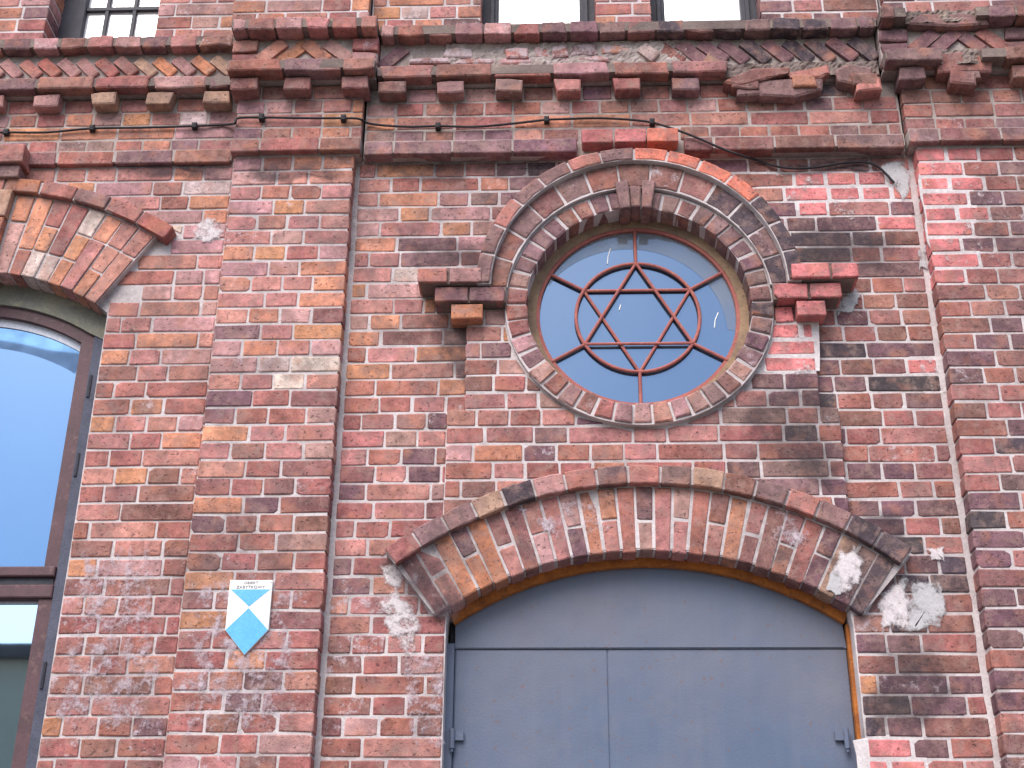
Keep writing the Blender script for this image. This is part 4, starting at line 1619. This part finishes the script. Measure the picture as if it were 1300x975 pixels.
# soot
for pts, y in ((((985, 280), (1060, 282), (1155, 296), (1150, 348), (1060, 345), (1010, 330)), FW + .0008), (((925, 480), (1035, 470), (1076, 520), (1080, 655), (1010, 615), (935, 575)), FP + .0008),
               (((1085, 640), (1150, 650), (1165, 715), (1100, 690)), FW + .0008), (((1088, 795), (1190, 805), (1225, 870), (1180, 940), (1092, 940)), FW + .0008),
               (((1040, 690), (1105, 690), (1105, 790), (1060, 770)), FP + .0006), (((515, 300), (640, 300), (640, 345), (520, 345)), FW + .0008),                (((456, 198), (560, 200), (700, 196), (735, 200), (690, 232), (600, 226), (520, 238), (458, 234)), FW + .0008), (((960, 205), (1150, 196), (1152, 222), (1060, 216), (970, 222)), FW + .0009),
               (((530, 395), (640, 395), (640, 440), (600, 520), (560, 470)), FW + .0008), (((296, 196), (455, 196), (452, 230), (400, 222), (350, 240), (298, 226)), F0 + .0008),
               (((100, 205), (290, 200), (290, 225), (160, 222)), FW + .0009), (((470, 700), (560, 690), (600, 770), (575, 800), (520, 790)), FP + .0006), (((225, 210), (296, 207), (296, 228), (230, 228)), FW + .0008)):
    film("soot_stain", pts, y, M["film_soot"], .6, 4)

# ================================================================== plaque
YQ = -.012
pq = empty("heritage_plaque", (.255, YQ, 3.02))
pq["label"] = "small white and blue shield-shaped enamel plaque fixed on the left brick pilaster"
pq["category"] = "plaque"


def off(o, root):
    o.parent = root
    o.matrix_parent_inverse = Matrix.Translation(-root.location)
    return o


x0, x1, zt, zs_, zb = .173, .332, 3.215, 3.026, 2.933
xm = (x0 + x1) / 2
mb = MB(); mb.prism([(x0, zs_), (xm, zb), (x1, zs_), (x1, zt), (x0, zt)], YQ, .010, .0015); off(mb.build("plate", M["sign_white"]), pq)
zh = zt - .036
zm = zh - .068
mb = MB(); mb.prism([(xm, zm + .003), (x1 - .006, zh), (x0 + .006, zh)], YQ - .0008, .0008); off(mb.build("blue_triangle", M["sign_blue"]), pq)
mb = MB(); mb.prism([(x0 + .0015, zs_), (xm, zb + .002), (x1 - .0015, zs_), (xm, zm - .003)], YQ - .0008, .0008); off(mb.build("blue_diamond", M["sign_blue"]), pq)
for body, zz, sz in (("OBIEKT", zt - .0155, .0142), ("ZABYTKOWY", zt - .0325, .0158)):
    cu = bpy.data.curves.new("lettering", 'FONT')
    cu.body = body
    cu.size = sz
    cu.align_x = 'CENTER'
    cu.extrude = .0003
    cu.space_character = 1.12
    cu.materials.append(M["sign_text"])
    o = bpy.data.objects.new("lettering", cu)
    o.location = (xm, YQ - .0008, zz)
    o.rotation_euler = (radians(90), 0, 0)
    COL.objects.link(o)
    bpy.context.view_layer.update()
    me = bpy.data.meshes.new_from_object(o.evaluated_get(bpy.context.evaluated_depsgraph_get()))
    t = bpy.data.objects.new("lettering", me)
    t.matrix_world = o.matrix_world.copy()
    bpy.data.objects.remove(o)
    t.name = "lettering"
    COL.objects.link(t)
    off(t, pq)
for sx in (x0 + .006, x1 - .006):
    mb = MB(); mb.tube([(sx, YQ - .002, zt - .008), (sx, YQ + .002, zt - .008)], .0022, 8); off(mb.build("screw", M["pale_metal"]), pq)

# ================================================================== cable along the frieze
cb = empty("cable", (1.2, .0, 5.3))
cb["label"] = "thin black cable strung along the brick frieze, drooping loose right of the round window"
cb["category"] = "cable"
yl, yp_, yb, yw_ = .056, -.022, .014, .048
path = []
for pts, y in (([(-60, 171), (-20, 169), (8, 168), (60, 168), (117, 163), (180, 162), (247, 160), (290, 158)], yl),
               ([(299, 156), (302, 150), (332, 149), (390, 150), (440, 150), (456, 151)], yp_),
               ([(466, 156), (485, 159), (520, 161), (556, 160), (600, 161), (640, 158), (676, 154), (694, 152), (720, 151), (760, 150), (800, 152), (830, 156)], yb),
               ([(862, 166), (890, 177), (915, 188), (940, 197)], -.012), ([(960, 203), (985, 211), (1012, 214), (1040, 212), (1070, 207), (1095, 206), (1112, 210), (1124, 220), (1135, 232)], yw_)):
    path += [(*[at(a, b, y)[0]], y, at(a, b, y)[1]) for a, b in pts]
# smooth the path (Catmull-Rom)
P = [Vector(p) for p in path]
sm = []
for i in range(len(P) - 1):
    p0, p1, p2, p3 = P[max(0, i - 1)], P[i], P[i + 1], P[min(len(P) - 1, i + 2)]
    for s in range(4):
        t = s / 4
        sm.append(0.5 * ((2 * p1) + (p2 - p0) * t + (2 * p0 - 5 * p1 + 4 * p2 - p3) * t * t + (3 * p1 - p0 - 3 * p2 + p3) * t ** 3))
sm.append(P[-1])
mb = MB(); mb.tube(sm, .0052, 8); off(mb.build("wire", M["cable"], smooth=True), cb)
for px, py, y in ((8, 168, yl), (117, 163, yl), (247, 160, yl), (332, 149, yp_), (436, 150, yp_), (556, 160, yb), (694, 152, yb), (828, 155, yb)):
    x, z = at(px, py, y)
    mb = MB()
    mb.box(x - .011, x + .011, y - .010, y + .024, z - .013, z + .015, .003)
    mb.tube([(x, y - .012, z + .004), (x, y + .002, z + .004)], .006, 8)
    off(mb.build("cable_clip", M["cable"]), cb)

# ================================================================== across the street (seen in the window panes)
hs = empty("rendered_house", (-9.5, -17.0, 0))
hs["label"] = "beige rendered house across the street, mirrored in the lower pane of the arched window"
hs["category"] = "house"
mb = MB(); mb.box(-18.5, -1.5, -25.0, -17.0, -.12, 7.6); off(mb.build("wall", M["beige"]), hs)
mb = MB(); mb.box(-18.8, -1.2, -25.3, -16.75, 7.602, 7.82)
off(mb.build("roof", M["roof"]), hs)
mb = MB(); mb.box(-18.5, -1.5, -16.998, -16.92, 5.0, 5.12); off(mb.build("cornice", M["roof"]), hs)
for i in range(6):
    for zz in (1.0, 3.2):
        x = -16.8 + i * 2.7
        mb = MB(); mb.box(x - .08, x + 1.18, -16.999, -16.95, zz - .08, zz + 1.5); w = off(mb.build("window", M["pale_metal"]), hs)
        mb = MB(); mb.box(x, x + 1.1, -16.949, -16.93, zz, zz + 1.42); q = mb.build("pane", M["glass_house"], w)
        q.parent = w
lp = empty("street_lamp", (-5.05, -9.6, -.12))
lp["label"] = "pale galvanised street lamp post across the road, mirrored in the arched window's lower pane"
lp["category"] = "street lamp"
mb = MB(); mb.tube([(-5.05, -9.6, -.12), (-5.05, -9.6, 3), (-5.05, -9.6, 6.6)], .055, 12); off(mb.build("post", M["pale_metal"], smooth=True), lp)
mb = MB(); mb.tube([(-5.05, -9.6, 6.55), (-5.05, -9.2, 6.85), (-5.05, -8.5, 6.95)], .035, 10); off(mb.build("arm", M["pale_metal"], smooth=True), lp)
mb = MB(); mb.box(-5.17, -4.93, -8.5, -7.95, 6.88, 6.98); off(mb.build("lamp_head", M["pale_metal"]), lp)
mb = MB(); mb.box(-5.2, -4.9, -9.75, -9.45, -.12, .25); off(mb.build("base", M["pale_metal"]), lp)
print("bricks", {k: v for k, v in COUNT.items()}, sum(COUNT.values()), "meshes", len(bpy.data.meshes))
